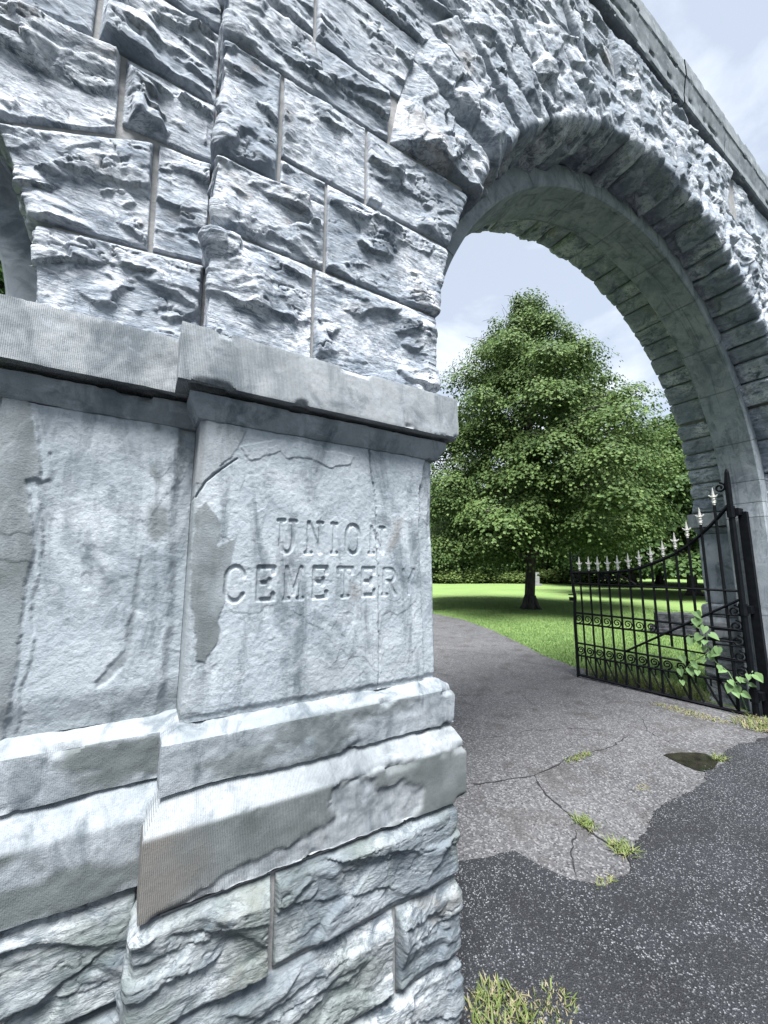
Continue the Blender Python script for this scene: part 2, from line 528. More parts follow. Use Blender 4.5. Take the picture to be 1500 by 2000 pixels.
    for size, amp, grad, kk in ((.15, .0125, .26, .008), (.055, .0030, .15, .005)):
        size = max(size, res * 5)
        nc = int(np.clip(span / (size * size * .8), 5, 90))
        pa = r.uniform(-ret[0], W + ret[1], nc); pb = r.uniform(-ret[2], H + ret[3], nc)
        am = r.uniform(-amp, amp, nc) * rough; ga = r.uniform(-grad, grad, nc) * rough * .7; gb = r.uniform(-grad, grad * .8, nc) * rough
        best = np.full(len(A), 1e9); sec = np.full(len(A), 1e9); vb = np.zeros(len(A)); vs = np.zeros(len(A))
        for i in range(nc):
            da = A + wx - pa[i]; db = B + wz - pb[i] + tl * da * .6
            dd = np.sqrt((da / 1.7) ** 2 + db ** 2)
            val = am[i] + np.clip(ga[i] * (A - pa[i]) + gb[i] * (B - pb[i]), -1.6 * amp, 1.6 * amp)
            m1 = dd < best
            m2 = (~m1) & (dd < sec)
            sec = np.where(m1, best, np.where(m2, dd, sec)); vs = np.where(m1, vb, np.where(m2, val, vs))
            best = np.where(m1, dd, best); vb = np.where(m1, val, vb)
        t_ = .5 * sstep(kk, 0, sec - best)
        h = h + (vb * (1 - t_) + vs * t_) * fade
    q2 = np.stack([P[:, 0] * 3.5 + P[:, 1] * 3, P[:, 1] * 5, (P[:, 2] + tl * P[:, 0]) * 10], 1)
    t2_ = fbm(q2, 3, .5, sd_ + 12) * .5 + .5
    ft = t2_ * 7; fl = np.floor(ft); fr = ft - fl
    h = h + .009 * rough * ((fl + sstep(.85, 1.0, fr)) / 7 - .5) * fade
    ck = np.abs(fbm(P * np.array([4, 4, 8]), 4, .6, sd_ + 14))
    h = h - .009 * rough * sstep(.016, .003, ck) * fade
    # spalled ledges: sharp lip above, surface recovering below
    for k in range(ledges):
        v0 = r.uniform(.25, .8); sl = r.uniform(-.25, .35)
        edge = v0 * H + sl * (A - W / 2) + .16 * fbm(P * 5.5, 5, .6, sd_ + 31 + k) * min(H, .5)
        uc = r.uniform(.15, .85); uw = r.uniform(.22, .5)
        win = sstep(1, .75, np.abs(ul - uc) / uw)
        below = edge - B
        D = r.uniform(.010, .030) * rough * (bulge / .045) ** .7
        h = h - np.where(below > 0, D * np.exp(-below / r.uniform(.05, .13)), 0) * win * sstep(.0, .02, e)
    wfree = np.zeros_like(A)
    for key, dist in (('L', A), ('R', W - A), ('B', B), ('T', H - B)):
        if key in free: wfree = np.maximum(wfree, sstep(-.06, .0, -dist - .03))
    h = h + wfree * sstep(0, .03, e) * ((r.uniform(-.012, .022) + r.uniform(-.06, .06) * (ul - .5) + .035 * fbm(P * 4.5, 4, .55, sd_ + 70)) if 'B' in free else (r.uniform(-.010, .004) + .014 * fbm(P * 5, 4, .55, sd_ + 70)) * rough)
    rid = 1 - np.abs(fbm(P * np.array([14, 14, 22]), 4, .6, sd_ + 50))
    h = h + (.003 * (rid - .8) + .0026 * fbm(P * 46, 4, .65, sd_ + 60)) * sstep(-.002, .02, e)
    h = np.maximum(h, np.minimum(e, .006) + .004 * fbm(P * 30, 3, .6, sd_ + 61))
    skirt = np.zeros_like(A, bool)
    for key, dist in (('L', A), ('R', W - A), ('B', B), ('T', H - B)):
        if key not in free: skirt |= dist < -1e-6
    h = np.where(skirt, 0, np.maximum(h, .0005))
    V = P + np.stack([NX, NY, NZ], 1) * h[:, None]
    F = grid_faces(len(av), len(bv))
    if sgn > 0: F = F[:, ::-1]
    me = np_mesh(name, V, F, M[mat])
    return link(name, me, parent, label=label)


def rect(x0, x1, z0, z1): return [(x0, z0), (x1, z0), (x1, z1), (x0, z1)]
def pt(r_, ph): return (XC - r_ * math.cos(R(ph)), ZC + r_ * math.sin(R(ph)))
def arc_x(z, rad, side=-1):
    s = rad * rad - (z - ZC) ** 2
    return XC + side * math.sqrt(s) if s > 0 else XC
def ray_x(z, ph): return XC - (z - ZC) / math.tan(R(ph))
def mirror(q): return [(2 * XC - q[1][0], q[1][1]), (2 * XC - q[0][0], q[0][1]), (2 * XC - q[3][0], q[3][1]), (2 * XC - q[2][0], q[2][1])]


XA = XC - RA   # left jamb of rough stones ~0.978
LRET = .12     # visible return of the near pier's left corner
JR = YR0 - YF  # depth of jamb stones

# near pier above the cap: quoins and blocks as laid
near = [
    (rect(.120, .440, 2.175, 2.540), 'L', .05),
    ([(.440, 2.175), (XA, 2.175), (arc_x(2.54, RA), 2.54), (.440, 2.540)], 'R', .06),
    (rect(.120, .478, 2.545, 2.800), 'L', .06),
    ([(.478, 2.545), (arc_x(2.545, RA), 2.545), (arc_x(2.895, RA), 2.895), (.478, 2.900)], 'R', .055),
    (rect(.305, .478, 2.806, 2.900), '', .022),
    (rect(.120, .303, 2.806, 3.240), 'L', .045),
    (rect(.305, .642, 2.905, 3.240), '', .04),
    ([(.643, 2.905), (arc_x(2.905, RA), 2.905), (arc_x(3.24, RA), 3.24), (.643, 3.240)], 'R', .06),
    (rect(.120, .748, 3.246, 3.490), 'L', .045),
    (rect(.120, .416, 3.496, 3.870), 'L', .04),
    ([(.418, 3.496), (.806, 3.496), (.922, 3.87), (.418, 3.87)], '', .045),
]
for q, fr, bl in near:
    rt = (LRET if 'L' in fr else .03, JR if 'R' in fr else .03, .03, .03)
    stone('ashlar_block', q, YF, ret=rt, free=fr, bulge=bl, ledges=3)
# courses above
zs = [3.876, 4.20, 4.56, 4.95, 5.480]
for k in range(4):
    z0, z1 = zs[k], zs[k + 1] - .006
    for side in (0, 1):
        x = .12; end0, end1 = arc_x(z0, RO), arc_x(z1, RO)
        if k == 3: end0, end1 = ray_x(z0, 66), ray_x(z1, 66)
        r = np.random.default_rng(40 + k + 9 * side)
        while True:
            w = r.uniform(.36, .75)
            x2 = x + w
            last = x2 > end0 - .28
            q = [(x, z0), (end0 if last else x2, z0), (end1 if last else x2, z1), (x, z1)]
            if last and q[2][0] - q[0][0] < .1: break
            fr = 'L' if x < .125 else ''
            stone('ashlar_block', q if not side else mirror(q), YF, ret=(LRET if fr and not side else .03, LRET if fr and side else .03, .03, .03), free=(fr if not side else fr.replace('L', 'R')), bulge=r.uniform(.03, .055), ledges=2, coarse=1 if not side else 1.3)
            if last: break
            x = x2
# voussoirs, wrapped under the arch as far as the ring, front and back
r = np.random.default_rng(77)
wv = r.uniform(.75, 1.3, 8); wv[0] = 1.2
la = 25.4 + np.concatenate([[0], np.cumsum(wv) / wv.sum()]) * (66 - 25.4)
wv = r.uniform(.8, 1.25, 4)
la = np.concatenate([la, 66 + np.cumsum(wv) / wv.sum() * (86.6 - 66)])
vq = []
for a, b in zip(la[:-1], la[1:]):
    if b <= 66.01:
        ro = RO + r.uniform(0, .07)
        q = [pt(RA, a), pt(RA, b), pt(ro, b), pt(ro, a)]
        if a < 25.5: q[3] = (.752, 3.246)
    else:
        q = [pt(RA, a), pt(RA, b), (ray_x(5.474, b), 5.474), (ray_x(5.474, a), 5.474)]
    vq += [q, mirror(q)]
vq.append([pt(RA, 86.6), pt(RA, 93.4), (ray_x(5.474, 93.4), 5.474), (ray_x(5.474, 86.6), 5.474)])
for k, q in enumerate(vq):
    bl = .11 if k < 2 else r.uniform(.055, .10)
    stone('voussoir', q, YF, ret=(.03, .03, JR, .03), free='B', bulge=bl, ledges=2,
          slope=(3.0, 1.4, 1, .5) if k == 0 else (r.uniform(1, 3), r.uniform(1, 3), 1, r.uniform(.4, 1.2)))
    stone('voussoir', q, YB, sgn=1, ret=(.03, .03, YB - YR1, .03), free='B', bulge=r.uniform(.02, .035), ledges=1, coarse=1.3)
# jamb stones of the far pier, front and back, above its cap
zj = [2.175, 2.54, 2.90, 3.246]
for k in range(3):
    z0, z1 = zj[k], zj[k + 1] - .006
    q = [(2 * XC - arc_x(z0, RA), z0), (6.35, z0), (6.35, z1), (2 * XC - arc_x(z1, RA), z1)]
    stone('ashlar_block', q, YF, ret=(JR, .03, .03, .03), free='L', bulge=.065, ledges=3)
    for j, (zz0, zz1) in enumerate(((z0, (z0 + z1) / 2 - .003), ((z0 + z1) / 2 + .003, z1))):
        q2 = [(2 * XC - arc_x(zz0, RA), zz0), (6.2, zz0), (6.2, zz1), (2 * XC - arc_x(zz1, RA), zz1)]
        stone('ashlar_block', q2, YB, sgn=1, ret=(YB - YR1, .03, .03, .03), free='L', bulge=.06, ledges=2)
    q3 = [(.2, z0), (arc_x(z0, RA), z0), (arc_x(z1, RA), z1), (.2, z1)]
    stone('ashlar_block', q3, YB, sgn=1, ret=(.03, YB - YR1, .03, .03), free='R', bulge=.045, ledges=2, coarse=1.6)
    stone('ashlar_block', rect(6.355, 6.65, z0, z1), YF, ret=(.03, LRET, .03, .03), free='R', bulge=.045, coarse=1.6)
stone('ashlar_block', rect(2 * XC - .748, 2 * XC - .105, 3.246, 3.49), YF, ret=(.03, LRET, .03, .03), free='R', bulge=.045, coarse=1.5)
stone('ashlar_block', mirror([(.12, 3.496), (.806, 3.496), (.922, 3.87), (.12, 3.87)]), YF, ret=(.03, LRET, .03, .03), free='R', bulge=.045, coarse=1.5)

# rough base courses of the near pier
for q, fr, bl in [(rect(.060, .355, .490, .712), 'L', .06), (rect(.357, .970, .490, .712), 'R', .06),
                  (rect(.055, .730, .262, .486), 'L', .06), (rect(.732, .970, .262, .486), 'R', .06),
                  (rect(.055, .430, -.05, .258), 'L', .06), (rect(.432, .970, -.05, .258), 'R', .06)]:
    stone('base_block', q, 1.152, ret=(.14 if 'L' in fr else .03, YR0 - 1.152 if 'R' in fr else .03, .03, .03), free=fr, bulge=bl, ledges=3)
for k, (z0, z1) in enumerate(((-.05, .258), (.262, .486), (.49, .712))):
    stone('base_block', rect(2 * XC - 1.0, 6.3, z0, z1), 1.152, ret=(YR0 - 1.152, .03, .03, .03), free='L', bulge=.05)
    stone('base_block', rect(6.305, 6.7, z0, z1), 1.152, ret=(.03, .14, .03, .03), free='R', bulge=.05, coarse=1.6)
    stone('base_block', rect(2 * XC - 1.0, 6.2, z0, z1), 2.218, sgn=1, ret=(2.218 - YR1, .03, .03, .03), free='L', bulge=.05)
    stone('base_block', rect(.2, 1.0, z0, z1), 2.218, sgn=1, ret=(.03, 2.218 - YR1, .03, .03), free='R', bulge=.05, coarse=1.6)

# recessed wing: stones of the little foot arch and its pier
CF, RF = -1.23, .95
def pf(r_, ph): return (CF + r_ * math.cos(R(ph)), 2.20 + r_ * math.sin(R(ph)))
XW = .110
wing = [
    ([(-.280, 2.17), (XW, 2.17), (XW, 2.485), (-.305, 2.430)], 'L', .06, 1),
    ([(-.308, 2.436), (-.050, 2.468), (-.058, 2.846), (-.410, 2.682)], 'L', .06, 1),
    ([(-.046, 2.470), (XW, 2.492), (XW, 2.862), (-.054, 2.848)], '', .035, 1),
    ([(-.414, 2.690), (-.160, 2.815), (-.165, 3.098), pf(RF, 57)], 'L', .06, 1),
    ([(-.155, 2.853), (XW, 2.868), (XW, 3.098), (-.160, 3.095)], '', .085, 1),
    ([(-.235, 3.098), (XW, 3.104), (XW, 3.40), (-.235, 3.40)], '', .075, 1),
    ([(-.66, 3.015), (-.240, 3.092), (-.240, 3.40), (-.60, 3.40)], '', .05, 1),
]
for q, fr, bl, c_ in wing:
    stone('ashlar_block', q, YL, ret=(.19 if fr else .03, .03, .03, .03), free=fr, bulge=bl, ledges=3,
          slope=(1.6, 1.6, 2.2, .5) if bl > .07 else None)
stone('voussoir', [pf(RF, 57.5), pf(RF, 80), pf(1.25, 80), pf(1.25, 62)], YL, ret=(.03, .03, .19, .03), free='B', bulge=.05, coarse=1.5)
for k in range(5):
    a, b = 80.3 + k * 20, 80 + (k + 1) * 20
    stone('voussoir', [pf(RF, a), pf(RF, b), pf(1.25, b), pf(1.25, a)], YL, ret=(.03, .03, .19, .03), free='B', bulge=.05, coarse=1.8)
for k, (z0, z1) in enumerate(((3.405, 3.75), (3.755, 4.15), (4.155, 4.55), (4.555, 4.95), (4.955, 5.474))):
    xs = [[-3.05, -2.4, -1.7, -1.05, -.42, XW], [-3.05, -2.6, -1.9, -1.2, -.6, -.2, XW]][k % 2]
    for xa, xb in zip(xs[:-1], xs[1:]):
        stone('ashlar_block', rect(xa, xb, z0, z1), YL, bulge=.05, coarse=1.2 if xb > -.7 else 2.2, ledges=2)
for k, (z0, z1) in enumerate(((2.17, 2.5), (2.505, 2.85), (2.855, 3.4))):
    stone('ashlar_block', rect(-3.05, -2.19 - .10 * k * k, z0, z1), YL, ret=(.03, .19, .03, .03), free='R' if k == 0 else '', bulge=.05, coarse=2.2)
for q, bl in [([(-.345, .50), (.055, .50), (.055, .735), (-.345, .735)], .055), (rect(-.345, .055, .24, .496), .07), (rect(-.345, .055, -.05, .236), .05)]:
    stone('base_block', q, 1.262, ret=(.24, .03, .03, .03), free='L', bulge=bl, ledges=3)
for z0, z1 in ((-.05, .236), (.24, .496), (.5, .735)):
    stone('base_block', rect(-3.05, -2.13, z0, z1), 1.262, ret=(.03, .24, .03, .03), free='R', bulge=.05, coarse=2)


# mouldings swept round a pier
def sweep(name, path, prof, mat, res=.008, amp=.0015, chip=.006, side=1, tintf=None, rustf=None, hf=None, label=None, parent=gateway, seed=0):
    pts = [np.array(p, float) for p in path]
    seg = [(b - a) / np.linalg.norm(b - a) for a, b in zip(pts[:-1], pts[1:])]
    nor = [np.array([s[1], -s[0]]) * side for s in seg]
    # corner offset vectors
    offv = []
    for i in range(len(pts)):
        if i == 0: offv.append(nor[0])
        elif i == len(pts) - 1: offv.append(nor[-1])
        else:
            m = nor[i - 1] + nor[i]; offv.append(m / max(np.dot(m, nor[i]), .2))
    C_, O_ = [], []
    for i in range(len(pts) - 1):
        nsm = max(2, int(np.linalg.norm(pts[i + 1] - pts[i]) / res))
        for k in range(nsm + (1 if i == len(pts) - 2 else 0)):
            t = k / nsm
            C_.append(pts[i] * (1 - t) + pts[i + 1] * t); O_.append(offv[i] * (1 - t) + offv[i + 1] * t)
    C_ = np.array(C_); O_ = np.array(O_)
    # offset with sheared interpolation keeps mitres exact because faces stay planar
    po, pz, pe = [], [], []
    pr = [np.array(p, float) for p in prof]
    cum = 0; corners = [0]
    for i in range(len(pr) - 1):
        L_ = np.linalg.norm(pr[i + 1] - pr[i]); nsm = max(1, int(L_ / res))
        for k in range(nsm + (1 if i == len(pr) - 2 else 0)):
            t = k / nsm; q = pr[i] * (1 - t) + pr[i + 1] * t
            po.append(q[0]); pz.append(q[1]); pe.append(min(t, 1 - t) * L_ if 0 < i < len(pr) - 2 else (L_ * (1 - t) if i == 0 else L_ * t))
    po = np.array(po); pz = np.array(pz); pe = np.array(pe)
    to = np.gradient(po); tz = np.gradient(pz)
    ln = np.hypot(to, tz) + 1e-9
    no, nz = -tz / ln, to / ln
    if np.mean(no) < 0: no, nz = -no, -nz
    na, nb = len(C_), len(po)
    XY = C_[:, None, :] + O_[:, None, :] * po[None, :, None]
    Vx = XY[..., 0].ravel(); Vy = XY[..., 1].ravel(); Vz = np.tile(pz, na)
    P = np.stack([Vx, Vy, Vz], 1)
    ED = np.tile(pe, na)
    On = O_ / (np.linalg.norm(O_, axis=1)[:, None])
    nx = (On[:, None, 0] * no[None]).ravel(); ny = (On[:, None, 1] * no[None]).ravel(); nzz = np.tile(nz, na)
    dsp = amp * fbm(P * 26, 4, .6, 300 + seed) * 1.5 + amp * 2 * fbm(P * 5, 3, .5, 310 + seed)
    ch = np.maximum(fbm(P * 7, 4, .6, 320 + seed) - .26, 0) * chip * 9
    dsp -= ch * sstep(.022, 0, ED) + .0008 * sstep(.006, 0, ED)
    tint = np.zeros(len(P)); rust = np.zeros(len(P))
    if tintf is not None: tint = tintf(P)
    if rustf is not None: rust = rustf(P)
    if hf is not None: dsp = dsp + hf(P)
    V = P + np.stack([nx, ny, nzz], 1) * dsp[:, None]
    F = grid_faces(na, nb)
    # orient outward
    a, b, c = V[F[0, 0]], V[F[0, 1]], V[F[0, 2]]
    fn = np.cross(b - a, c - a)
    mid = len(F) // 2
    a, b, c = V[F[mid, 0]], V[F[mid, 1]], V[F[mid, 2]]
    fn = np.cross(b - a, c - a)
    if fn @ np.array([nx[F[mid, 0]], ny[F[mid, 0]], nzz[F[mid, 0]]]) < 0: F = F[:, ::-1]
    me = np_mesh(name, V, F, M[mat], True, {'tint': tint, 'rust': rust})
    me.set_sharp_from_angle(angle=R(30))
    return link(name, me, parent, label=label)


PR_CAP = [(-.06, 2.172), (.068, 2.166), (.070, 2.002), (.030, 2.004), (-.03, 2.004)]
PR_FRZ = [(-.02, 1.990), (.036, 1.990), (.035, 1.972), (.008, 1.922), (-.03, 1.918)]
PR_PLI = [(-.04, 1.112), (.004, 1.106), (.040, 1.076), (.038, .962), (-.03, .958)]
PR_WT = [(-.03, .968), (.026, .960), (.067, .890), (.064, .720), (-.02, .716)]

WTP = [(0.516, 0.874), (0.581, 0.892), (0.659, 0.865), (0.677, 0.838), (0.762, 0.845), (0.831, 0.804), (0.836, 0.742), (0.78, 0.724), (0.503, 0.713), (0.387, 0.708), (0.212, 0.695), (0.115, 0.691), (0.084, 0.708), (0.134, 0.725), (0.222, 0.752), (0.306, 0.772), (0.442, 0.782), (0.525, 0.795), (0.501, 0.828)]
WTS = [(0.030, 0.90), (0.112, 0.895), (0.105, 0.835), (0.078, 0.782), (0.074, 0.713), (0.030, 0.71)]


def jx(P, amt, sc_=18):  # ragged look-up position
    return P[:, 0] + amt * fbm(P * sc_, 4, .6, 801), P[:, 2] + amt * fbm(P * sc_, 4, .6, 802)


def wt_h(P):
    x, z = jx(P, .022)
    m = pmask(x, z, WTP, .006)
    return m * (-.007 + .006 * fbm(P * 22, 4, .6, 71))
def wt_t(P):
    x, z = jx(P, .022)
    up = sstep(.895, .885, P[:, 2])
    return (1 - pmask(x, z, WTP, .006)) * (.85 + .4 * fbm(P * 7, 4, .6, 72)) * up
def wt_r(P):
    x, z = jx(P, .02)
    return sstep(.16, .0, P[:, 0] - .05 + .1 * fbm(P * 9, 3, .5, 5)) * sstep(.9, .88, P[:, 2]) * .9 + .04 * (P[:, 2] < .89)


def stain(seed, zmax, amt=.75):
    return lambda P: amt * sstep(.02, .28, fbm(P * np.array([4, 4, 9]), 5, .6, seed)) * sstep(zmax + .004, zmax - .004, P[:, 2])


for sx, nm in ((0, 'near'), (1, 'far')):
    fx = (lambda x: x) if not sx else (lambda x: 2 * XC - x)
    front = [(fx(XL), 1.36), (fx(XL), YF), (fx(XR), YF), (fx(XR), YR0)]
    back = [(fx(XR), YR1), (fx(XR), YB), (fx(XL), YB)]
    sd2 = 1 if not sx else -1
    rs = .0055 if not sx else .012
    sweep('cap_stone', front, PR_CAP, 'tooled', rs, .0012, .010, sd2, seed=1 + sx)
    sweep('frieze_stone', front, PR_FRZ, 'frieze', rs, .0024, .006, sd2, seed=5 + sx)
    sweep('plinth_stone', front, PR_PLI, 'plinth', rs, .003, .006, sd2, seed=9 + sx, tintf=stain(900, 1.078))
    sweep('water_table_stone', front, PR_WT, 'tooled', rs, .0012, .007, sd2, seed=13 + sx,
          tintf=wt_t if not sx else None, rustf=wt_r if not sx else None, hf=wt_h if not sx else None,
          label='tooled sill course with a pale spalled scar along its foot' if not sx else None)
    for nm2, pr, mt in (('cap_stone', PR_CAP, 'tooled'), ('frieze_stone', PR_FRZ, 'frieze'), ('plinth_stone', PR_PLI, 'plinth'), ('water_table_stone', PR_WT, 'tooled')):
        sweep(nm2, back, pr, mt, .014, .0015, .008, sd2, seed=20 + sx)
    if sx:
        sweep('shaft_stone', front, [(0, 1.916), (0, 1.112)], 'panel', .02, .003, .006, sd2, seed=31)
    sweep('shaft_stone', back, [(0, 1.916), (0, 1.112)], 'panel', .02, .003, .006, sd2, seed=32 + sx)
# wing mouldings: near side of the foot opening and its far side
XWL = -.325
for k, (x0, x1, flip) in enumerate(((XWL, XL - .0, False), (-2.135, -3.05, True))):
    dy = .105
    a = [(x0, 1.50), (x0, YF + dy), (x1, YF + dy)]
    sd2 = 1 if not flip else -1
    for nm2, pr, mt, ti in (('cap_stone', PR_CAP, 'tooled', 41), ('frieze_stone', PR_FRZ, 'frieze', 42), ('plinth_stone', PR_PLI, 'plinth', 43), ('water_table_stone', PR_WT, 'plinth', 44)):
        sweep(nm2, a, [(o, z + (.02 if nm2 == 'water_table_stone' and z < .8 else 0)) for o, z in pr], mt, .0065 if not flip else .02, .0024, .008, sd2, seed=ti + k,
              tintf=stain(910 + ti, {'plinth_stone': 1.078, 'water_table_stone': .89}.get(nm2, -9), .95),
              rustf=(lambda P: .8 * sstep(-.20, -.27, P[:, 0] + .04 * fbm(P * 12, 3, .5, 8)) * sstep(.9, .88, P[:, 2])) if nm2 == 'water_table_stone' else None)
    if flip: sweep('shaft_stone', a, [(0, 1.916), (0, 1.112)], 'panel', .02, .003, .006, sd2, seed=60)

# ---- panels with lettering, flakes and cracks (height fields)
FL1 = [(0.121, 1.678), (0.139, 1.694), (0.175, 1.646), (0.189, 1.567), (0.226, 1.598), (0.223, 1.517), (0.206, 1.46), (0.197, 1.377), (0.194, 1.309), (0.165, 1.258), (0.137, 1.264), (0.128, 1.354), (0.114, 1.516), (0.115, 1.656)]
FL2 = [(0.10, 1.93), (0.248, 1.92), (0.201, 1.814), (0.13, 1.737), (0.10, 1.758)]
FL3 = [(0.228, 1.857), (0.365, 1.908), (0.506, 1.893), (0.601, 1.89), (0.592, 1.861), (0.507, 1.832), (0.47, 1.853), (0.435, 1.851), (0.368, 1.838), (0.343, 1.859), (0.259, 1.822)]
CR1 = [(0.662, 1.918), (0.673, 1.826), (0.69, 1.736), (0.701, 1.434), (0.705, 1.214), (0.702, 1.109)]
CR2 = [(.118, 1.70), (.135, 1.742), (.165, 1.772), (.215, 1.82)]
SP1 = [(0.911, 1.926), (0.884, 1.792), (0.877, 1.617), (0.883, 1.429), (0.889, 1.248), (0.891, 1.09)]
ST1 = [(0.758, 1.667), (0.802, 1.689), (0.79, 1.595), (0.747, 1.548), (0.736, 1.593)]
ST2 = [(0.588, 1.47), (0.635, 1.436), (0.626, 1.394), (0.592, 1.404)]
LF1 = [(-0.311, 1.93), (-0.271, 1.93), (-0.251, 1.842), (-0.242, 1.802), (-0.237, 1.729), (-0.264, 1.719), (-0.245, 1.643), (-0.229, 1.566), (-0.232, 1.49), (-0.237, 1.392), (-0.232, 1.295), (-0.238, 1.214), (-0.238, 1.158), (-0.246, 1.10), (-0.60, 1.10), (-0.60, 1.93)]
LF2 = [(-0.001, 1.545), (0.008, 1.475), (0.005, 1.392), (-0.001, 1.311), (-0.016, 1.246), (-0.047, 1.218), (-0.073, 1.196), (-0.077, 1.216), (-0.05, 1.25), (-0.025, 1.286), (-0.011, 1.379), (-0.006, 1.503)]
LST = [(0.002, 1.93), (0.019, 1.93), (0.024, 1.783), (0.057, 1.68), (0.065, 1.606), (0.038, 1.575), (0.015, 1.589), (0.006, 1.676), (0.008, 1.781)]

# strokes of the letters on a unit cell (0..1, 0..1)
def arcp(cx, cy, rx, ry, a0, a1, k=14): return [(cx + rx * math.cos(R(a0 + (a1 - a0) * i / k)), cy + ry * math.sin(R(a0 + (a1 - a0) * i / k))) for i in range(k + 1)]
GL = {
    'U': [[(.15, 1), (.15, .35)] + arcp(.5, .35, .35, .35, 180, 360) + [(.85, 1)], [(0, 1), (.32, 1)], [(.68, 1), (1, 1)]],
    'N': [[(.15, 0), (.15, 1), (.85, 0), (.85, 1)], [(0, 0), (.3, 0)], [(.7, 1), (1, 1)]],
    'I': [[(.5, 0), (.5, 1)], [(.2, 0), (.8, 0)], [(.2, 1), (.8, 1)]],
    'O': [arcp(.5, .68, .42, .32, 0, 180) + arcp(.5, .32, .42, .32, 180, 360) + [(.92, .68)]],
    'C': [[(.92, .72)] + arcp(.5, .70, .42, .30, 20, 180) + arcp(.5, .30, .42, .30, 180, 340)],
    'E': [[(.9, .82), (.9, 1), (.1, 1), (.1, 0), (.9, 0), (.9, .18)], [(.1, .52), (.68, .52)], [(.68, .62), (.68, .42)]],
    'M': [[(.1, 0), (.1, 1), (.5, .15), (.9, 1), (.9, 0)], [(0, 0), (.24, 0)], [(.76, 0), (1, 0)]],
    'T': [[(.5, 0), (.5, 1)], [(.02, .8), (.02, 1), (.98, 1), (.98, .8)], [(.3, 0), (.7, 0)]],
    'R': [[(.12, 0), (.12, 1), (.6, 1)] + arcp(.6, .76, .28, .24, 90, -90) + [(.12, .52)], [(.5, .52), (.92, 0)], [(0, 0), (.3, 0)]],
    'Y': [[(.05, 1), (.5, .48), (.95, 1)], [(.5, .48), (.5, 0)]],
}
WORDS = [('U', .349, .404, 1.551, 1.648, 1), ('N', .438, .492, 1.552, 1.648, .9), ('I', .520, .546, 1.553, 1.648, .75), ('O', .574, .629, 1.553, 1.648, .95), ('N', .664, .726, 1.555, 1.644, .62),
         ('C', .203, .259, 1.411, 1.507, 1), ('E', .291, .345, 1.412, 1.506, 1), ('M', .374, .430, 1.412, 1.506, .72), ('E', .462, .514, 1.413, 1.506, 1), ('T', .548, .602, 1.413, 1.504, .75), ('E', .634, .689, 1.414, 1.503, .9), ('R', .717, .772, 1.414, 1.500, .6), ('Y', .800, .852, 1.414, 1.497, .42)]


def panel(name, x0, x1, z0, z1, Y0, res, hfun, tfun, rfun, label, rets):
    av = np.concatenate([[x0] if rets[0] else [], np.linspace(x0, x1, int((x1 - x0) / res)), [x1] if rets[1] else []])
    dep_a = np.zeros(len(av))
    if rets[0]: dep_a[0] = rets[0]
    if rets[1]: dep_a[-1] = rets[1]
    bv = np.linspace(z0, z1, int((z1 - z0) / res))
    A, B = np.meshgrid(av, bv, indexing='ij'); D = np.repeat(dep_a, len(bv))
    A = A.ravel(); B = B.ravel()
    P = np.stack([A, np.full_like(A, Y0), B], 1)
    h = hfun(P)
    P[:, 1] += np.where(D > 0, D, -h)
    me = np_mesh(name, P, grid_faces(len(av), len(bv)), M['panel'], True, {'tint': tfun(P), 'rust': rfun(P)})
    return link(name, me, gateway, label=label)


def h1(P):
    x, z = P[:, 0], P[:, 2]
    h = .0011 * fbm(P * 90, 3, .6, 400) + .0030 * fbm(P * 7, 4, .5, 401)
    # flaked skin: terraces of thin layers
    t = fbm(P * np.array([4, 4, 3.2]), 4, .5, 402) * .5 + .5
    h += .0026 * np.floor(t * 7) / 7 * 3
    rx, rz = x + .018 * fbm(P * 16, 5, .62, 403), z + .018 * fbm(P * 16, 5, .62, 404)
    k = pmask(rx, rz, FL1); h = h * (1 - k) + k * (.0050 + .0015 * fbm(P * 12, 3, .5, 405))
    k = pmask(rx, rz, FL2); h = h * (1 - k) + k * (.0060 + .001 * fbm(P * 12, 3, .5, 406))
    h = h + .0030 * pmask(rx, rz, FL3)
    rag = .004 * fbm(P * 30, 3, .6, 407)
    h -= .010 * sstep(.0035, .001, np.abs(seg_dist(x + rag, z, CR1)))
    h -= .008 * sstep(.0032, .0008, seg_dist(x + 2 * rag, z + rag, CR2))
    # split right edge
    xs = np.interp(-z, [-p[1] for p in SP1], [p[0] for p in SP1]) + .006 * fbm(P * 14, 4, .6, 408)
    h = np.where(x > xs, h - .012 - .02 * np.maximum(fbm(P * np.array([20, 1, 3]), 3, .6, 409), 0), h)
    h -= .018 * sstep(.004, .001, np.abs(x - xs)) * (np.sin(z * 9) > -.6)
    # edges worn
    h -= .012 * sstep(.02, 0, x - .115) + .014 * sstep(.014, 0, .955 - x)
    h -= .006 * sstep(.02, 0, z - 1.112 + rag)
    for ch, xa, xb, za, zb, dpt in WORDS:
        m = (x > xa - .02) & (x < xb + .02) & (z > za - .02) & (z < zb + .02)
        if not m.any(): continue
        lx = x[m] + .0012 * fbm(P[m] * 60, 2, .5, 410); lz = z[m] + .0012 * fbm(P[m] * 60, 2, .5, 411)
        d = np.full(lx.shape, 9.)
        for st in GL[ch]:
            d = np.minimum(d, seg_dist(lx, lz, [(xa + u * (xb - xa), za + v * (zb - za)) for u, v in st]))
        wear = np.clip(dpt * (1 + .35 * fbm(P[m] * 18, 2, .5, 412)), 0, 1.3)
        h[m] -= .0062 * wear * sstep(.0072, .0046, d)
    return h
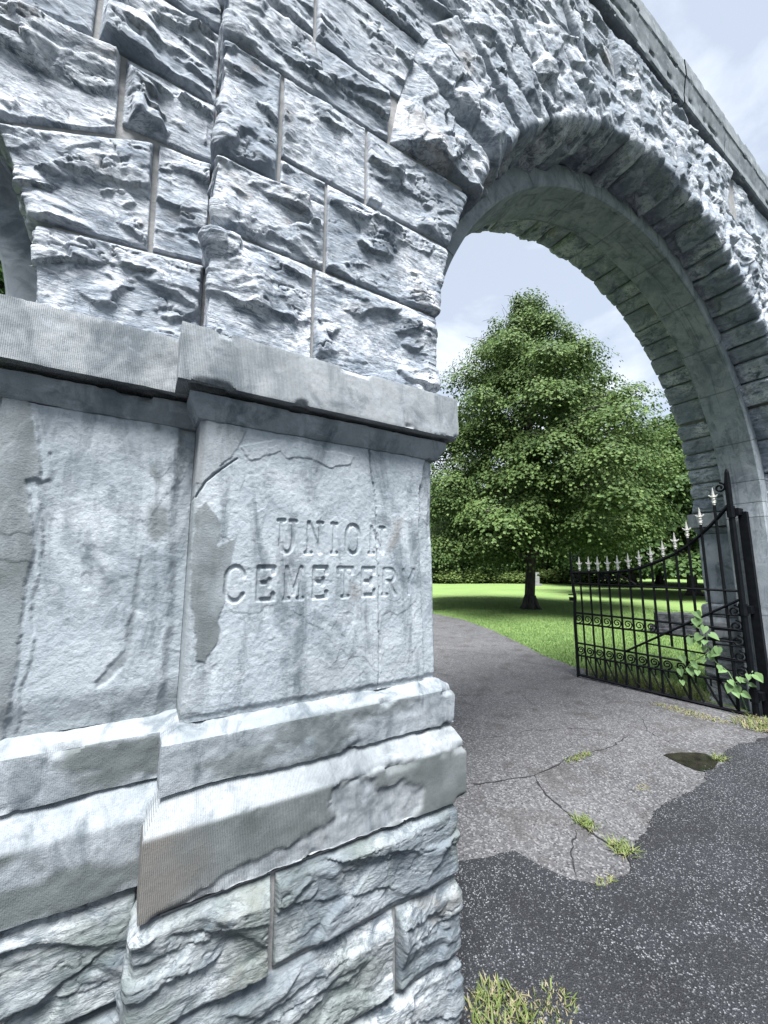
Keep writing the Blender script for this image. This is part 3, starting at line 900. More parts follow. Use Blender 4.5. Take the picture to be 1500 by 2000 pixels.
def t1(P):
    x, z = P[:, 0] + .018 * fbm(P * 16, 5, .62, 403), P[:, 2] + .018 * fbm(P * 16, 5, .62, 404)
    t = pmask(x, z, FL1, .003) * (.70 + .5 * fbm(P * 9, 4, .6, 430))
    t = np.maximum(t, .45 * sstep(.145, .115, P[:, 0]))
    return np.maximum(t, .5 * np.maximum(fbm(P * 4, 3, .5, 420), 0) * sstep(1.32, 1.2, P[:, 2]))
def r1(P):
    x, z = P[:, 0] + .02 * fbm(P * 16, 5, .62, 403), P[:, 2] + .02 * fbm(P * 16, 5, .62, 404)
    return .6 * pmask(x, z, ST1, .012) + .5 * pmask(x, z, ST2, .012) + .30 * pmask(x, z, FL2, .004) + .03 * pmask(x, z, FL1, .004)


panel('inscribed_panel', XL, XR, 1.106, 1.922, YF, .0024, h1, t1, r1, 'flaking stone panel carved with the words UNION CEMETERY', (.16, .29))


def h2(P):
    x, z = P[:, 0], P[:, 2]
    h = .0014 * fbm(P * 90, 3, .65, 500) + .003 * fbm(P * 7, 4, .5, 501)
    rx, rz = x + .016 * fbm(P * 15, 5, .62, 503), z + .016 * fbm(P * 15, 5, .62, 504)
    k = pmask(rx - .02 - .012 * fbm(P * 8, 3, .5, 512), rz, LF1, .003); h = h * (1 - k) + k * (.005 + .001 * fbm(P * 20, 3, .5, 513))
    k = pmask(rx, rz, LF1, .003); h = h * (1 - k) + k * (.011 + .001 * fbm(P * 12, 3, .5, 505))
    h = h - .004 * pmask(rx * .5 + x * .5, rz, LF2, .004)
    t = fbm(P * np.array([5, 5, 2.2]), 4, .5, 506) * .5 + .5
    h += .004 * np.floor(t * 6) / 6 * 2
    # worn, delaminated right margin
    xs = .060 + .018 * fbm(P * np.array([9, 9, 5]), 4, .6, 507)
    h -= .014 * sstep(xs, xs + .03, x)
    h -= .012 * sstep(1.20, 1.11, z + .03 * fbm(P * 8, 3, .5, 508))
    return h
def t2(P):
    x, z = P[:, 0] + .016 * fbm(P * 15, 5, .62, 503), P[:, 2] + .016 * fbm(P * 15, 5, .62, 504)
    t = pmask(x, z, LF1, .003) * (.6 + .6 * fbm(P * 8, 4, .6, 511))
    t = np.maximum(t, .75 * pmask(x, z, LST, .010) * sstep(-.4, .1, fbm(P * 14, 3, .6, 509)))
    t = np.maximum(t, .4 * pmask(x, z, LF2, .008))
    return np.maximum(t, .45 * sstep(1.22, 1.12, P[:, 2] + .05 * fbm(P * 7, 3, .5, 510)))
def r2(P):
    x, z = P[:, 0] + .016 * fbm(P * 15, 5, .62, 503), P[:, 2]
    return .06 * pmask(x, z, LF1, .003)
panel('wing_panel', XWL, XL - .001, 1.106, 1.922, YF + .105, .0032, h2, t2, r2, 'weathered stone panel with a peeling darker skin along one edge', (.2, 0))


# ---- smooth ring inside the arch
def ring_stone(pa, pb, name='ring_stone', seg=None, y0=YR0, y1=YR1, thick=.24, ctr=None, RRi=RR):
    """pa,pb: positions along the ring: ('z',x,z) for jambs or angle"""
    pass


def ring_block(face, thick_dir, y0, y1, name='ring_stone', thick=.22):
    """face: list of (x,z) along the intrados; thick_dir: list of outward unit vectors"""
    f = np.array(face, float); t = np.array(thick_dir, float)
    bev = .010
    sec = [(0.16, 0), (bev, 0), (0, bev)] + [(0, bev + (y1 - y0 - 2 * bev) * k / 8) for k in range(1, 8)] + [(0, y1 - y0 - bev), (bev, y1 - y0), (.16, y1 - y0)]
    sec = np.array(sec)
    na, nb = len(f), len(sec)
    V = np.zeros((na, nb, 3))
    V[..., 0] = f[:, None, 0] + t[:, None, 0] * sec[None, :, 0]
    V[..., 2] = f[:, None, 1] + t[:, None, 1] * sec[None, :, 0]
    V[..., 1] = y0 + sec[None, :, 1]
    V = V.reshape(-1, 3)
    dsp = .004 * fbm(V * 7, 3, .5, 600) + .002 * fbm(V * 40, 3, .5, 601)
    V[:, 0] -= np.repeat(t[:, 0], nb) * dsp; V[:, 2] -= np.repeat(t[:, 1], nb) * dsp
    F = grid_faces(na, nb)
    a, b, c = V[F[4, 0]], V[F[4, 1]], V[F[4, 2]]
    if np.cross(b - a, c - a) @ np.array([t[0, 0], 0, t[0, 1]]) > 0: F = F[:, ::-1]
    me = np_mesh(name, V, F, M['ring'], True)
    me.set_sharp_from_angle(angle=R(35))
    return link(name, me, gateway)


def lin(a, b, k): return [(a[0] + (b[0] - a[0]) * i / k, a[1] + (b[1] - a[1]) * i / k) for i in range(k + 1)]
gz = .0025
for sx in (-1, 1):
    xf = XC + sx * RR
    for z0, z1 in ((-.05, .42), (.42, 1.02), (1.02, 2.06), (2.06, 2.22)):
        face = lin((xf, z0 + gz), (xf, z1 - gz), 10)
        ring_block(face, [(sx, 0)] * 11, YR0, YR1)
angs = [0, 6, 17, 26, 41, 55, 72, 90, 106, 121, 135, 148, 163, 174, 180]
for a, b in zip(angs[:-1], angs[1:]):
    k = max(4, int((b - a) / 1.5))
    aa = [a + .06 + (b - a - .12) * i / k for i in range(k + 1)]
    ring_block([pt(RR, q) for q in aa], [(-math.cos(R(q)), math.sin(R(q))) for q in aa], YR0, YR1)
# ring of the foot arch
RFi = .832
for sx in (-1, 1):
    for z0, z1 in ((-.05, 1.1), (1.1, 2.2)):
        ring_block(lin((CF + sx * RFi, z0 + gz), (CF + sx * RFi, z1 - gz), 10), [(sx, 0)] * 11, 1.50, 1.86)
for k in range(5):
    aa = [36 * k + .1 + 35.8 * i / 12 for i in range(13)]
    ring_block([(CF - RFi * math.cos(R(q)), 2.2 + RFi * math.sin(R(q))) for q in aa], [(-math.cos(R(q)), math.sin(R(q))) for q in aa], 1.50, 1.86)


# ---- mortar mass behind the stones
def core(cx, cz, rad, x0, x1, yf, yb, zt, name):
    mb = MB()
    n_ = 48
    xs = [(cx - rad * math.cos(math.pi * i / n_), cz + rad * math.sin(math.pi * i / n_)) for i in range(n_ + 1)]
    prof = [(x0, None), (cx - rad, None)]
    def slab(a, b):  # a=(x,zbottom) b
        v = []
        for y in (yf, yb):
            v += [(a[0], y, a[1]), (b[0], y, b[1]), (b[0], y, zt), (a[0], y, zt)]
        mb.add(v, [(0, 1, 2, 3), (7, 6, 5, 4), (0, 4, 5, 1), (3, 2, 6, 7)])
    def slab_z(xa, xb, za, zb, y_):
        mb.box(((xa + xb) / 2, (y_ + yb) / 2, (za + zb) / 2), (xb - xa, yb - y_, zb - za))
    for xa, xb in ((x0, cx - rad), (cx + rad, x1)):
        slab_z(xa, xb, 2.172, zt, yf)
        slab_z(xa + .02, xb - .02, .715, 2.172, yf + .07)
        slab_z(xa - .03, xb + .03, -.06, .712, yf - .048)
    for a, b in zip(xs[:-1], xs[1:]): slab(a, b)
    return mb.build(name, M['mortar'], gateway)


core(XC, ZC, RA + .022, XL + .012, 2 * XC - XL - .012, YF + .006, YB - .006, 5.476, 'mortar_bed')
core(CF, 2.2, RF + .03, -3.05, XL + .010, YL + .006, 2.05, 5.476, 'mortar_bed')

# ---- coping: separate stones end to end
PR_COP = [(-.20, 5.93), (.090, 5.90), (.100, 5.89), (.100, 5.725), (.092, 5.715), (.068, 5.575), (.066, 5.56), (.066, 5.49), (.055, 5.478), (-.03, 5.478)]
xc = [XL - .06, .95, 1.95, 2.95, 3.72, 4.55, 5.35, 6.1, 2 * XC - XL + .06]
for i in range(len(xc) - 1):
    oz = random.uniform(-.006, .006)
    sweep('coping_stone', [(xc[i] + .003, YF), (xc[i + 1] - .003, YF)], [(o + oz, z) for o, z in PR_COP], 'coping', .016, .002, .012, 1, seed=70 + i)
mb = MB(); mb.box(((xc[0] + xc[-1]) / 2, 1.75, 5.70), (xc[-1] - xc[0] - .02, .95, .30)); mb.build('coping_core', M['coping'], gateway)
for xa, xb in ((-3.1, -1.9), (-1.895, -.75), (-.745, XL - .065)):
    sweep('coping_stone', [(xa, YL), (xb, YL)], PR_COP, 'coping', .02, .002, .01, 1, seed=90)
mb = MB(); mb.box((-1.51, 1.75, 5.70), (3.1, .70, .30)); mb.build('coping_core', M['coping'], gateway)

# ------------------------------------------------------------------ ground
def edge_x(y):
    return np.interp(y, [-1, 2.0, 4.06, 4.81, 6.15, 7.43, 9.39, 10.88, 13, 18, 30], [5.55, 5.62, 5.90, 6.17, 6.93, 7.64, 8.39, 8.62, 8.7, 8.2, 6.0])


me = np_mesh('lawn', [(-1500, -1500, 0), (1500, -1500, 0), (1500, 1500, 0), (-1500, 1500, 0)], [(0, 1, 2, 3)], M['lawn'], False)
link('lawn', me, kind='structure')
ys = np.concatenate([np.arange(-2, 14, .06), np.arange(14, 30, .5)])
v = []
for y in ys:
    e = float(edge_x(y)) + .05 * float(fbm(np.array([[y * 3, 1.1, 0]]), 4, .6, 3)[0])
    for t in np.linspace(0, 1, 9): v.append((e - 5.2 * (1 - t), y, .010))
me = np_mesh('path', v, grid_faces(len(ys), 9)[:, ::-1], M['path'], False)
link('path', me, kind='structure')
# new asphalt, ragged edge
bx = [-40, 1.30, 1.51, 1.81, 1.83, 1.89, 1.99, 2.21, 2.33, 2.51, 2.93, 3.47, 3.87, 4.52, 4.88, 5.3, 40]
by = [1.70, 1.74, 1.74, 1.68, 1.55, 1.40, 1.30, 1.25, 1.33, 1.37, 1.46, 1.45, 1.50, 1.58, 1.48, 1.42, 1.42]
xs = np.concatenate([np.linspace(-40, 1.2, 40), np.arange(1.21, 5.6, .012), np.linspace(5.62, 40, 40)])
yb = np.interp(xs, bx, by)
jit = np.stack([xs * 6, xs * 0, xs * 0 + .3], 1)
yb = yb + np.where((xs > 1.2) & (xs < 5.6), .060 * fbm(jit, 6, .7, 21), 0)
v = []
for x, y in zip(xs, yb):
    v += [(x, y, .009), (x, y - .006, .018), (x, y - .04, .024), (x, y - .3, .026), (x, -30, .026)]
me = np_mesh('road', v, grid_faces(len(xs), 5), M['road'], False)
link('road', me, kind='structure')
road = bpy.data.objects['road']; path = bpy.data.objects['path']

cracks = [[(2.04, 2.31), (2.24, 2.23), (2.56, 2.12), (2.87, 2.15), (3.17, 2.17), (3.47, 2.1), (3.89, 2.15)],
          [(2.56, 2.12), (2.4, 1.87), (2.38, 1.73), (2.32, 1.56), (2.3, 1.4), (2.27, 1.27)],
          [(2.27, 1.59), (2.06, 1.5), (1.98, 1.42), (1.93, 1.36)],
          [(2.51, 2.85), (2.9, 2.74), (3.23, 2.68), (3.57, 2.54), (3.84, 2.31)],
          [(4.5, 2.36), (4.15, 2.12), (4.05, 1.92), (4.04, 1.81)],
          [(4.12, 3.61), (3.96, 3.36), (3.84, 3.13)]]
cw = [.011, .016, .012, .007, .008, .006]
for c_, w_ in zip(cracks, cw):
    c_ = np.array(c_); L_ = np.concatenate([[0], np.cumsum(np.linalg.norm(np.diff(c_, axis=0), axis=1))])
    s = np.arange(0, L_[-1], .012); p = np.stack([np.interp(s, L_, c_[:, 0]), np.interp(s, L_, c_[:, 1])], 1)
    q = np.stack([s * 9, s * 0, s * 0 + w_ * 999], 1)
    p[:, 0] += .03 * fbm(q, 4, .6, 31); p[:, 1] += .03 * fbm(q, 4, .6, 32)
    d = np.gradient(p, axis=0); d /= np.linalg.norm(d, axis=1)[:, None]; nn = np.stack([-d[:, 1], d[:, 0]], 1)
    ww = w_ * np.clip(.55 + .8 * fbm(q * 2.2, 3, .6, 33), .12, 1.4) * np.minimum(1, np.minimum(s / .1 + .2, (L_[-1] - s) / .1 + .1))
    v = np.concatenate([np.c_[p + nn * ww[:, None] * .5, np.full(len(p), .0135)], np.c_[p - nn * ww[:, None] * .5, np.full(len(p), .0135)]])
    k = len(p); f = [(i, i + 1, k + i + 1, k + i) for i in range(k - 1)]
    link('crack', np_mesh('crack', v, f, M['crack'], False), path)
pud = np.array([(3.73, 1.8), (3.82, 1.775), (3.9, 1.75), (4.0, 1.69), (4.06, 1.63), (4.02, 1.56), (3.97, 1.52), (3.88, 1.50), (3.78, 1.49), (3.70, 1.50), (3.66, 1.55), (3.68, 1.66)])
c0 = pud.mean(0); v = [(c0[0], c0[1], .0145)]
for k in range(72):
    t = k / 72 * 12; i = int(t); p = pud[i] * (1 - t + i) + pud[(i + 1) % 12] * (t - i)
    j = .02 * float(fbm(np.array([[p[0] * 14, p[1] * 14, 0]]), 3, .6, 4)[0]); p = c0 + (p - c0) * (1 + j * 3)
    v.append((p[0], p[1], .0145))
link('muddy_hollow', np_mesh('muddy_hollow', v, [(0, 1 + k, 1 + (k + 1) % 72) for k in range(72)], M['mud'], False), path)


rg = np.random.default_rng(31)
V_, F_ = [], []
ico = np.array([(1, 0, 0), (-1, 0, 0), (0, 1, 0), (0, -1, 0), (0, 0, 1), (0, 0, -1)], float)
icf = np.array([(0, 2, 4), (2, 1, 4), (1, 3, 4), (3, 0, 4), (2, 0, 5), (1, 2, 5), (3, 1, 5), (0, 3, 5)])
for i in range(520):
    x = rg.uniform(1.3, 5.4)
    y = float(np.interp(x, xs, yb)) + rg.normal(.02, .035) if i < 400 else rg.uniform(1.2, 3.4)
    sz = rg.uniform(.0025, .009) * (1.4 if rg.random() < .1 else 1)
    p = ico * rg.uniform(.6, 1.2, (6, 1)) * sz * np.array([1, 1, .7]); a = rg.uniform(0, 6.28)
    c, s_ = math.cos(a), math.sin(a)
    z = .026 if y < np.interp(x, xs, yb) - .04 else (.020 if y < np.interp(x, xs, yb) else .012)
    V_.append(np.stack([p[:, 0] * c - p[:, 1] * s_ + x, p[:, 0] * s_ + p[:, 1] * c + y, p[:, 2] + z], 1)); F_.append(icf + 6 * i)
link('loose_gravel', np_mesh('loose_gravel', np.concatenate(V_), np.concatenate(F_), M['path'], False), kind='stuff')


def blades(centres, hgt, wid, rg, lean=.5, base_z=0.0, droop=.5):
    """curved three-quad blades; centres (n,2)"""
    n_ = len(centres); az = rg.uniform(0, 2 * math.pi, n_); h = hgt * rg.uniform(.55, 1.3, n_); w = wid * rg.uniform(.6, 1.3, n_)
    le = lean * rg.uniform(.1, 1.2, n_)
    d = np.stack([np.cos(az), np.sin(az)], 1); s = np.stack([-d[:, 1], d[:, 0]], 1)
    V = np.zeros((n_, 7, 3))
    for lvl, (t, ww) in enumerate(((0, 1), (.45, .85), (.8, .5))):
        off = d * (le * h * t ** 1.7)[:, None]
        z = h * (t - droop * le * t * t * .5)
        for j, sg in enumerate((-1, 1)):
            V[:, lvl * 2 + j, :2] = centres + off + s * (sg * w * ww * .5)[:, None]; V[:, lvl * 2 + j, 2] = base_z + z
    V[:, 6, :2] = centres + d * (le * h)[:, None]; V[:, 6, 2] = base_z + h * (1 - droop * le * .5)
    b = np.arange(n_)[:, None] * 7
    T = np.array([[0, 1, 3], [0, 3, 2], [2, 3, 5], [2, 5, 4], [4, 5, 6]])
    F = (b[:, None, :] + T[None]).reshape(-1, 3)
    return V.reshape(-1, 3), F


rg = np.random.default_rng(5)
n_ = 900000
cand = np.stack([rg.uniform(5.5, 17, n_), rg.uniform(1.9, 17, n_)], 1)
dist = np.hypot(cand[:, 0], cand[:, 1])
edge = edge_x(cand[:, 1]) + .05 * fbm(np.stack([cand[:, 1] * 3, cand[:, 1] * 0 + 1.1, cand[:, 1] * 0], 1), 4, .6, 3)
ang = np.degrees(np.arctan2(cand[:, 1], cand[:, 0]))
keep = (cand[:, 0] > edge + rg.normal(0, .03, n_)) & (rg.random(n_) < np.clip(62 / dist ** 2.1, 0, 1) * .9) & (ang > 12) & (ang < 60) & ~((cand[:, 0] > 5.5) & (cand[:, 1] < 2.4) & (cand[:, 0] < 6.9))
cand = cand[keep]
V, F = blades(cand, .05, .008, rg, .8)
link('grass_blades', np_mesh('grass_blades', V, F, M['blade'], True), kind='stuff')

def tuft(loc, n1, rad, h, label, dry=.0, w=.006, lean=.8):
    rg = np.random.default_rng(int(loc[0] * 1000 + loc[1] * 77))
    parts = []
    root = thing('grass_tuft', (loc[0], loc[1], 0.012), label, 'grass tuft')
    for nm, cnt, mt in (('green_blades', int(n1 * (1 - dry)), 'tuft'), ('dry_blades', int(n1 * dry), 'drytuft')):
        if cnt < 3: continue
        a = rg.uniform(0, 2 * math.pi, cnt); r_ = np.sqrt(rg.random(cnt))
        c = np.stack([loc[0] + rad[0] * r_ * np.cos(a), loc[1] + rad[1] * r_ * np.sin(a)], 1)
        V, F = blades(c, h * (1 if nm[0] == 'g' else .75), w, rg, lean if nm[0] == 'g' else lean * 1.5, .010)
        o = link(nm, np_mesh(nm, V, F, M[mt], True), root)
        o['kind'] = 'stuff'


tuft((1.14, 1.13), 700, (.11, .10), .045, 'big clump of green and dry grass at the foot of the inscribed pier', .5, .007)
tuft((1.30, 1.05), 380, (.10, .07), .035, 'dry straggling grass on dark asphalt next to the clump at the pier foot', .65, .006)
tuft((3.10, 2.13), 170, (.16, .035), .028, 'thin yellow-green grass growing along the long cross crack', .25, .005, 1.6)
tuft((2.36, 1.60), 120, (.05, .07), .035, 'small dark green weeds where two path cracks meet', .1, .006, 1.6)
tuft((2.31, 1.36), 130, (.05, .07), .04, 'small weeds in the crack at the ragged asphalt edge', .25, .006, 1.6)
tuft((4.03, 1.53), 60, (.06, .04), .04, 'bright green weeds beside the muddy hollow', .1, .007, 1.6)
tuft((2.02, 1.285), 60, (.08, .02), .022, 'tiny pale grass at the tip of the broken old asphalt', .4, .005, 1.4)
tuft((5.22, 1.62), 500, (.24, .20), .06, 'dry and green grass by the jamb under the gate hinge', .55, .007, 1.4)
tuft((5.02, 2.15), 380, (.10, .36), .03, 'matted dry grass along the foot of the iron gate', .75, .006, 2.0)
tuft((5.62, 2.9), 900, (.20, .75), .16, 'taller grass growing behind the lower rail of the gate', .1, .009, .8)
tuft((3.08, 1.63), 30, (.06, .04), .015, 'faint dry grass patch on the old asphalt path', .8, .006, 2.0)

# ------------------------------------------------------------------ trees
def leaf_mesh(name, pos, nrm, size, rg, mat):
    n_ = len(pos)
    nrm = nrm / (np.linalg.norm(nrm, axis=1)[:, None] + 1e-9)
    t = rg.normal(size=(n_, 3)); t -= nrm * np.sum(t * nrm, 1)[:, None]; t /= np.linalg.norm(t, axis=1)[:, None]
    b = np.cross(nrm, t)
    s = size * rg.uniform(.65, 1.25, n_)[:, None]
    # folded five-point leaf: base, two shoulders, two tips, point
    V = np.stack([pos - t * s * .5, pos + b * s * .50 - t * s * .05 + nrm * s * .10, pos + t * s * .55 - nrm * s * .08, pos - b * s * .50 - t * s * .05 + nrm * s * .10], 1).reshape(-1, 3)
    k = np.arange(n_)[:, None] * 4
    F = np.concatenate([k + np.array([[0, 1, 2]]), k + np.array([[0, 2, 3]])], 0)
    return np_mesh(name, V, F, mat, False)


def make_tree(seed, height, prof, n_limb, first, leaf=.15, per=95, trunk_r=.27, mat='maple', dens=2.0, lean=(0, 0)):
    """returns crown mesh, trunk mesh, limb mesh; prof: [(z, radius)]"""
    rg = np.random.default_rng(seed)
    tr = MB(); lb = MB()
    zs_ = np.linspace(0, height * .93, 12)
    rad = trunk_r * (1 - zs_ / height) ** .8 + .015
    rad[0] *= 1.55; rad[1] *= .98
    zs_[1] = .35
    tr.tube([(lean[0] * z / height + .05 * math.sin(z), lean[1] * z / height + .04 * math.cos(z * 1.3), z) for z in zs_], list(rad), 10)
    for k in range(6):
        a = k * 1.05 + .3; tr.tube([(.12 * math.cos(a), .12 * math.sin(a), .5), (.24 * math.cos(a), .24 * math.sin(a), .12), (.42 * math.cos(a), .42 * math.sin(a), -.03)], [.10, .10, .04], 6)
    pz = [p[0] for p in prof]; prr = [p[1] for p in prof]
    POS, NRM = [], []
    for i in range(n_limb):
        f = (i + .5) / n_limb
        z0 = first + (height * .97 - first) * f ** 1.02
        az = i * 2.39996 + rg.normal(0, .25)
        ztip = z0 + rg.uniform(-.1, .55) * (1 if f < .5 else 1.6)
        Rr = np.interp(ztip, pz, prr) * rg.uniform(.74, 1.10)
        dirv = np.array([math.cos(az), math.sin(az)])
        base = np.array([0, 0, max(z0 - .35 * Rr * (.4 + f), first * .8)])
        ctrl = np.array([dirv[0] * Rr * .5, dirv[1] * Rr * .5, z0 + .12 * Rr])
        tip = np.array([dirv[0] * Rr, dirv[1] * Rr, ztip - .10 * Rr * (1 - f)])
        pts = []
        for t in np.linspace(0, 1, 7):
            pts.append((1 - t) ** 2 * base + 2 * t * (1 - t) * ctrl + t * t * tip)
        r0 = max(.012, .075 * (1 - f) * Rr / 4 + .015)
        lb.tube([tuple(p) for p in pts], [r0 * (1 - .85 * t) for t in np.linspace(0, 1, 7)], 5)
        nsp = max(3, int(Rr * dens))
        for j in range(nsp):
            t = .30 + .72 * ((j + rg.uniform(0, 1)) / nsp) ** .8
            p = (1 - t) ** 2 * base + 2 * t * (1 - t) * ctrl + t * t * tip
            side = rg.normal(0, .22 * Rr * (1.25 - t) + .12)
            c = p + np.array([-dirv[1] * side, dirv[0] * side, rg.normal(0, .10)])
            m = int(per * rg.uniform(.5, 1.4) * (.45 if f > .85 else 1))
            rr_ = rg.uniform(.30, .62) * (1 if f < .8 else .6)
            q = rg.normal(size=(m, 3)) * np.array([rr_, rr_, .09 + .05 * rg.random()])
            q[:, 2] -= .30 * (q[:, 0] ** 2 + q[:, 1] ** 2) / rr_          # sprays droop at the rim
            if f > .8: q[:, 2] *= 1.9
            POS.append(c + q)
            nn = rg.normal(0, .28, (m, 3)) + np.array([0, 0, 1.0]) + .75 * np.concatenate([q[:, :2] / rr_, np.zeros((m, 1))], 1) + .30 * np.array([dirv[0], dirv[1], 0])
            NRM.append(nn)
            if j == nsp - 1 or rg.random() < .3:
                lb.tube([tuple(p), tuple((p + c) / 2 + np.array([0, 0, .03])), tuple(c)], [.012, .008, .004], 4)
    for k in range(int(n_limb * per * .10)):      # thin inner foliage
        z = rg.uniform(first, height * .9); a = rg.uniform(0, 6.283); r_ = np.interp(z, pz, prr) * rg.uniform(.2, .75)
        POS.append(np.array([[r_ * math.cos(a), r_ * math.sin(a), z]])); NRM.append(rg.normal(0, .6, (1, 3)) + np.array([[0, 0, 1.]]))
    POS = np.concatenate(POS); NRM = np.concatenate(NRM)
    POS[:, 0] += lean[0] * POS[:, 2] / height; POS[:, 1] += lean[1] * POS[:, 2] / height
    ok = POS[:, 2] > first * .55; POS, NRM = POS[ok], NRM[ok]
    crown = leaf_mesh('crown', POS, NRM, leaf, rg, M[mat])
    tme = bpy.data.meshes.new('trunk'); tme.from_pydata(tr.v, [], tr.f); tme.materials.append(M['bark']); tme.polygons.foreach_set('use_smooth', [True] * len(tme.polygons))
    lme = bpy.data.meshes.new('limbs'); lme.from_pydata(lb.v, [], lb.f); lme.materials.append(M['bark'])
    return crown, tme, lme


def put_tree(name, meshes, loc, rot, scale, label, group=None):
    t = thing(name, loc, label, 'tree', group)
    t.rotation_euler = (0, 0, rot); t.scale = scale if hasattr(scale, '__len__') else (scale,) * 3
    for nm, me in zip(('crown', 'trunk', 'limbs'), meshes):
        o = bpy.data.objects.new(nm, me); col.objects.link(o); o.parent = t
    return t


maple = make_tree(3, 13.0, [(1.5, 2.6), (2.5, 4.4), (4, 5.2), (5.5, 5.2), (7, 4.7), (8.5, 3.9), (10, 2.9), (11.5, 1.7), (12.6, .7), (13.2, .25)], 88, 2.4, .088, 540, .19, dens=1.55, lean=(.5, -.45))
put_tree('maple_tree', maple, (12.75, 10.35, 0), .6, 1.0, 'large full maple standing on the lawn, framed by the carriage arch')
broad = make_tree(11, 10.0, [(.8, 3.2), (2.5, 4.4), (5, 4.9), (7, 4.0), (8.5, 2.7), (9.6, 1.2), (10.2, .3)], 50, 2.0, .17, 330, .20, 'tree2', dens=1.4)
GRP = 'trees beyond the lawn'
place = [((27.5, 10.8, 0), 1.1, (1.3, 1.3, 1.10), 'broad leafy tree partly hidden behind the stone jamb'),
         ((38.0, 19.5, 0), 2.3, 1.35, 'leafy tree showing between the maple and the broad tree by the jamb'),
         ((33.0, 37.0, 0), .4, 1.35, 'dark tree behind the maple trunk'),
         ((26.5, 40.0, 0), 4.0, 1.5, 'shaded tree behind the maple on the pier side'),
         ((41.0, 31.0, 0), 5.1, 1.5, 'tall tree far behind the gate finials'),
         ((46.0, 21.0, 0), 3.3, 1.5, 'far tree beyond the dark monument block'),
         ((43.0, 50.0, 0), 1.9, 1.6, 'far tree behind the light green shrubs'),
         ((56.0, 40.0, 0), .2, 1.6, 'distant tree at the back of the lawn'),
         ((33.0, 58.0, 0), 2.7, 1.6, 'distant tree close to the pier edge'),
         ((43.0, 12.5, 0), 2.0, 1.4, 'far tree hidden mostly by the jamb'),
         ((62.0, 60.0, 0), 2.9, 1.7, 'most distant tree seen under the maple boughs')]
for loc, rt, s_, lb_ in place:
    put_tree('broadleaf_tree', broad, loc, rt, s_, lb_, GRP)
for loc, rt, s_, lb_ in [((-3.6, 12.5, 0), 1.0, 1.15, 'leafy tree glimpsed through the small foot arch')]:
    put_tree('broadleaf_tree', broad, loc, rt, s_, lb_)

# shrubs along the far edge of the lawn
def shrub_mesh(seed, n_=2600):
    rg = np.random.default_rng(seed); P_, N_ = [], []
    for k in range(34):
        a = rg.uniform(0, 6.28); r_ = math.sqrt(rg.random()) * 1.3; z = rg.uniform(.15, 1.3) * (1 - .35 * r_ / 1.3)
        q = rg.normal(size=(n_ // 34, 3)) * np.array([.28, .28, .17]); c = np.array([r_ * math.cos(a), r_ * math.sin(a), z])
        P_.append(c + q); N_.append(rg.normal(0, .5, (len(q), 3)) + np.array([.3 * math.cos(a), .3 * math.sin(a), .9]))
    P_ = np.concatenate(P_); P_[:, 2] = np.maximum(P_[:, 2], .02)
    return leaf_mesh('foliage', P_, np.concatenate(N_), .13, rg, M['shrub'])


shm = shrub_mesh(2)
stm = MB()
for k in range(7):
    a = k * .9; stm.tube([(0, 0, 0), (.25 * math.cos(a), .25 * math.sin(a), .5), (.6 * math.cos(a), .6 * math.sin(a), 1.0)], [.03, .02, .01], 5)
stme = bpy.data.meshes.new('stems'); stme.from_pydata(stm.v, [], stm.f); stme.materials.append(M['bark'])
for loc, s_, lb_ in [((29.5, 34.0, 0), (1.8, 1.8, 1.25), 'light green shrub at the lawn edge on the pier side of the maple trunk'),
                     ((33.0, 33.0, 0), (2.0, 2.0, 1.2), 'spreading light shrub right behind the maple trunk'),
                     ((36.0, 31.0, 0), (2.0, 2.0, 1.1), 'low shrub at the lawn edge between trunk and gate'),
                     ((39.0, 27.5, 0), (2.2, 2.2, 1.2), 'bushy shrub beyond the latch end of the gate'),
                     ((41.5, 24.0, 0), (2.2, 2.2, 1.2), 'bushy shrub behind the gate middle'),
                     ((27.0, 37.5, 0), (2.1, 2.1, 1.5), 'tall shrub far back by the pier edge')]:
    t = thing('shrub', loc, lb_, 'shrub', 'shrubs at the far lawn edge'); t.scale = s_; t.rotation_euler = (0, 0, loc[0])
    for nm, me in (('foliage', shm), ('stems', stme)):
        o = bpy.data.objects.new(nm, me); col.objects.link(o); o.parent = t

# a far belt of woodland closes the horizon
rg = np.random.default_rng(8)
n_ = 42000
aa = rg.uniform(R(0), R(100), n_); rr_ = rg.uniform(75, 100, n_)
top = 9 + 4 * fbm(np.stack([aa * 14, aa * 0, aa * 0], 1), 4, .6, 6)
zz = top * rg.random(n_) ** .8
P_ = np.stack([rr_ * np.cos(aa), rr_ * np.sin(aa), zz], 1)
N_ = rg.normal(0, .6, (n_, 3)) + np.array([-.3, -.3, .8])
link('far_woodland', leaf_mesh('far_woodland', P_, N_, .9, rg, M['tree2']), kind='stuff', label='dark belt of woodland beyond the lawn', cat='woodland')

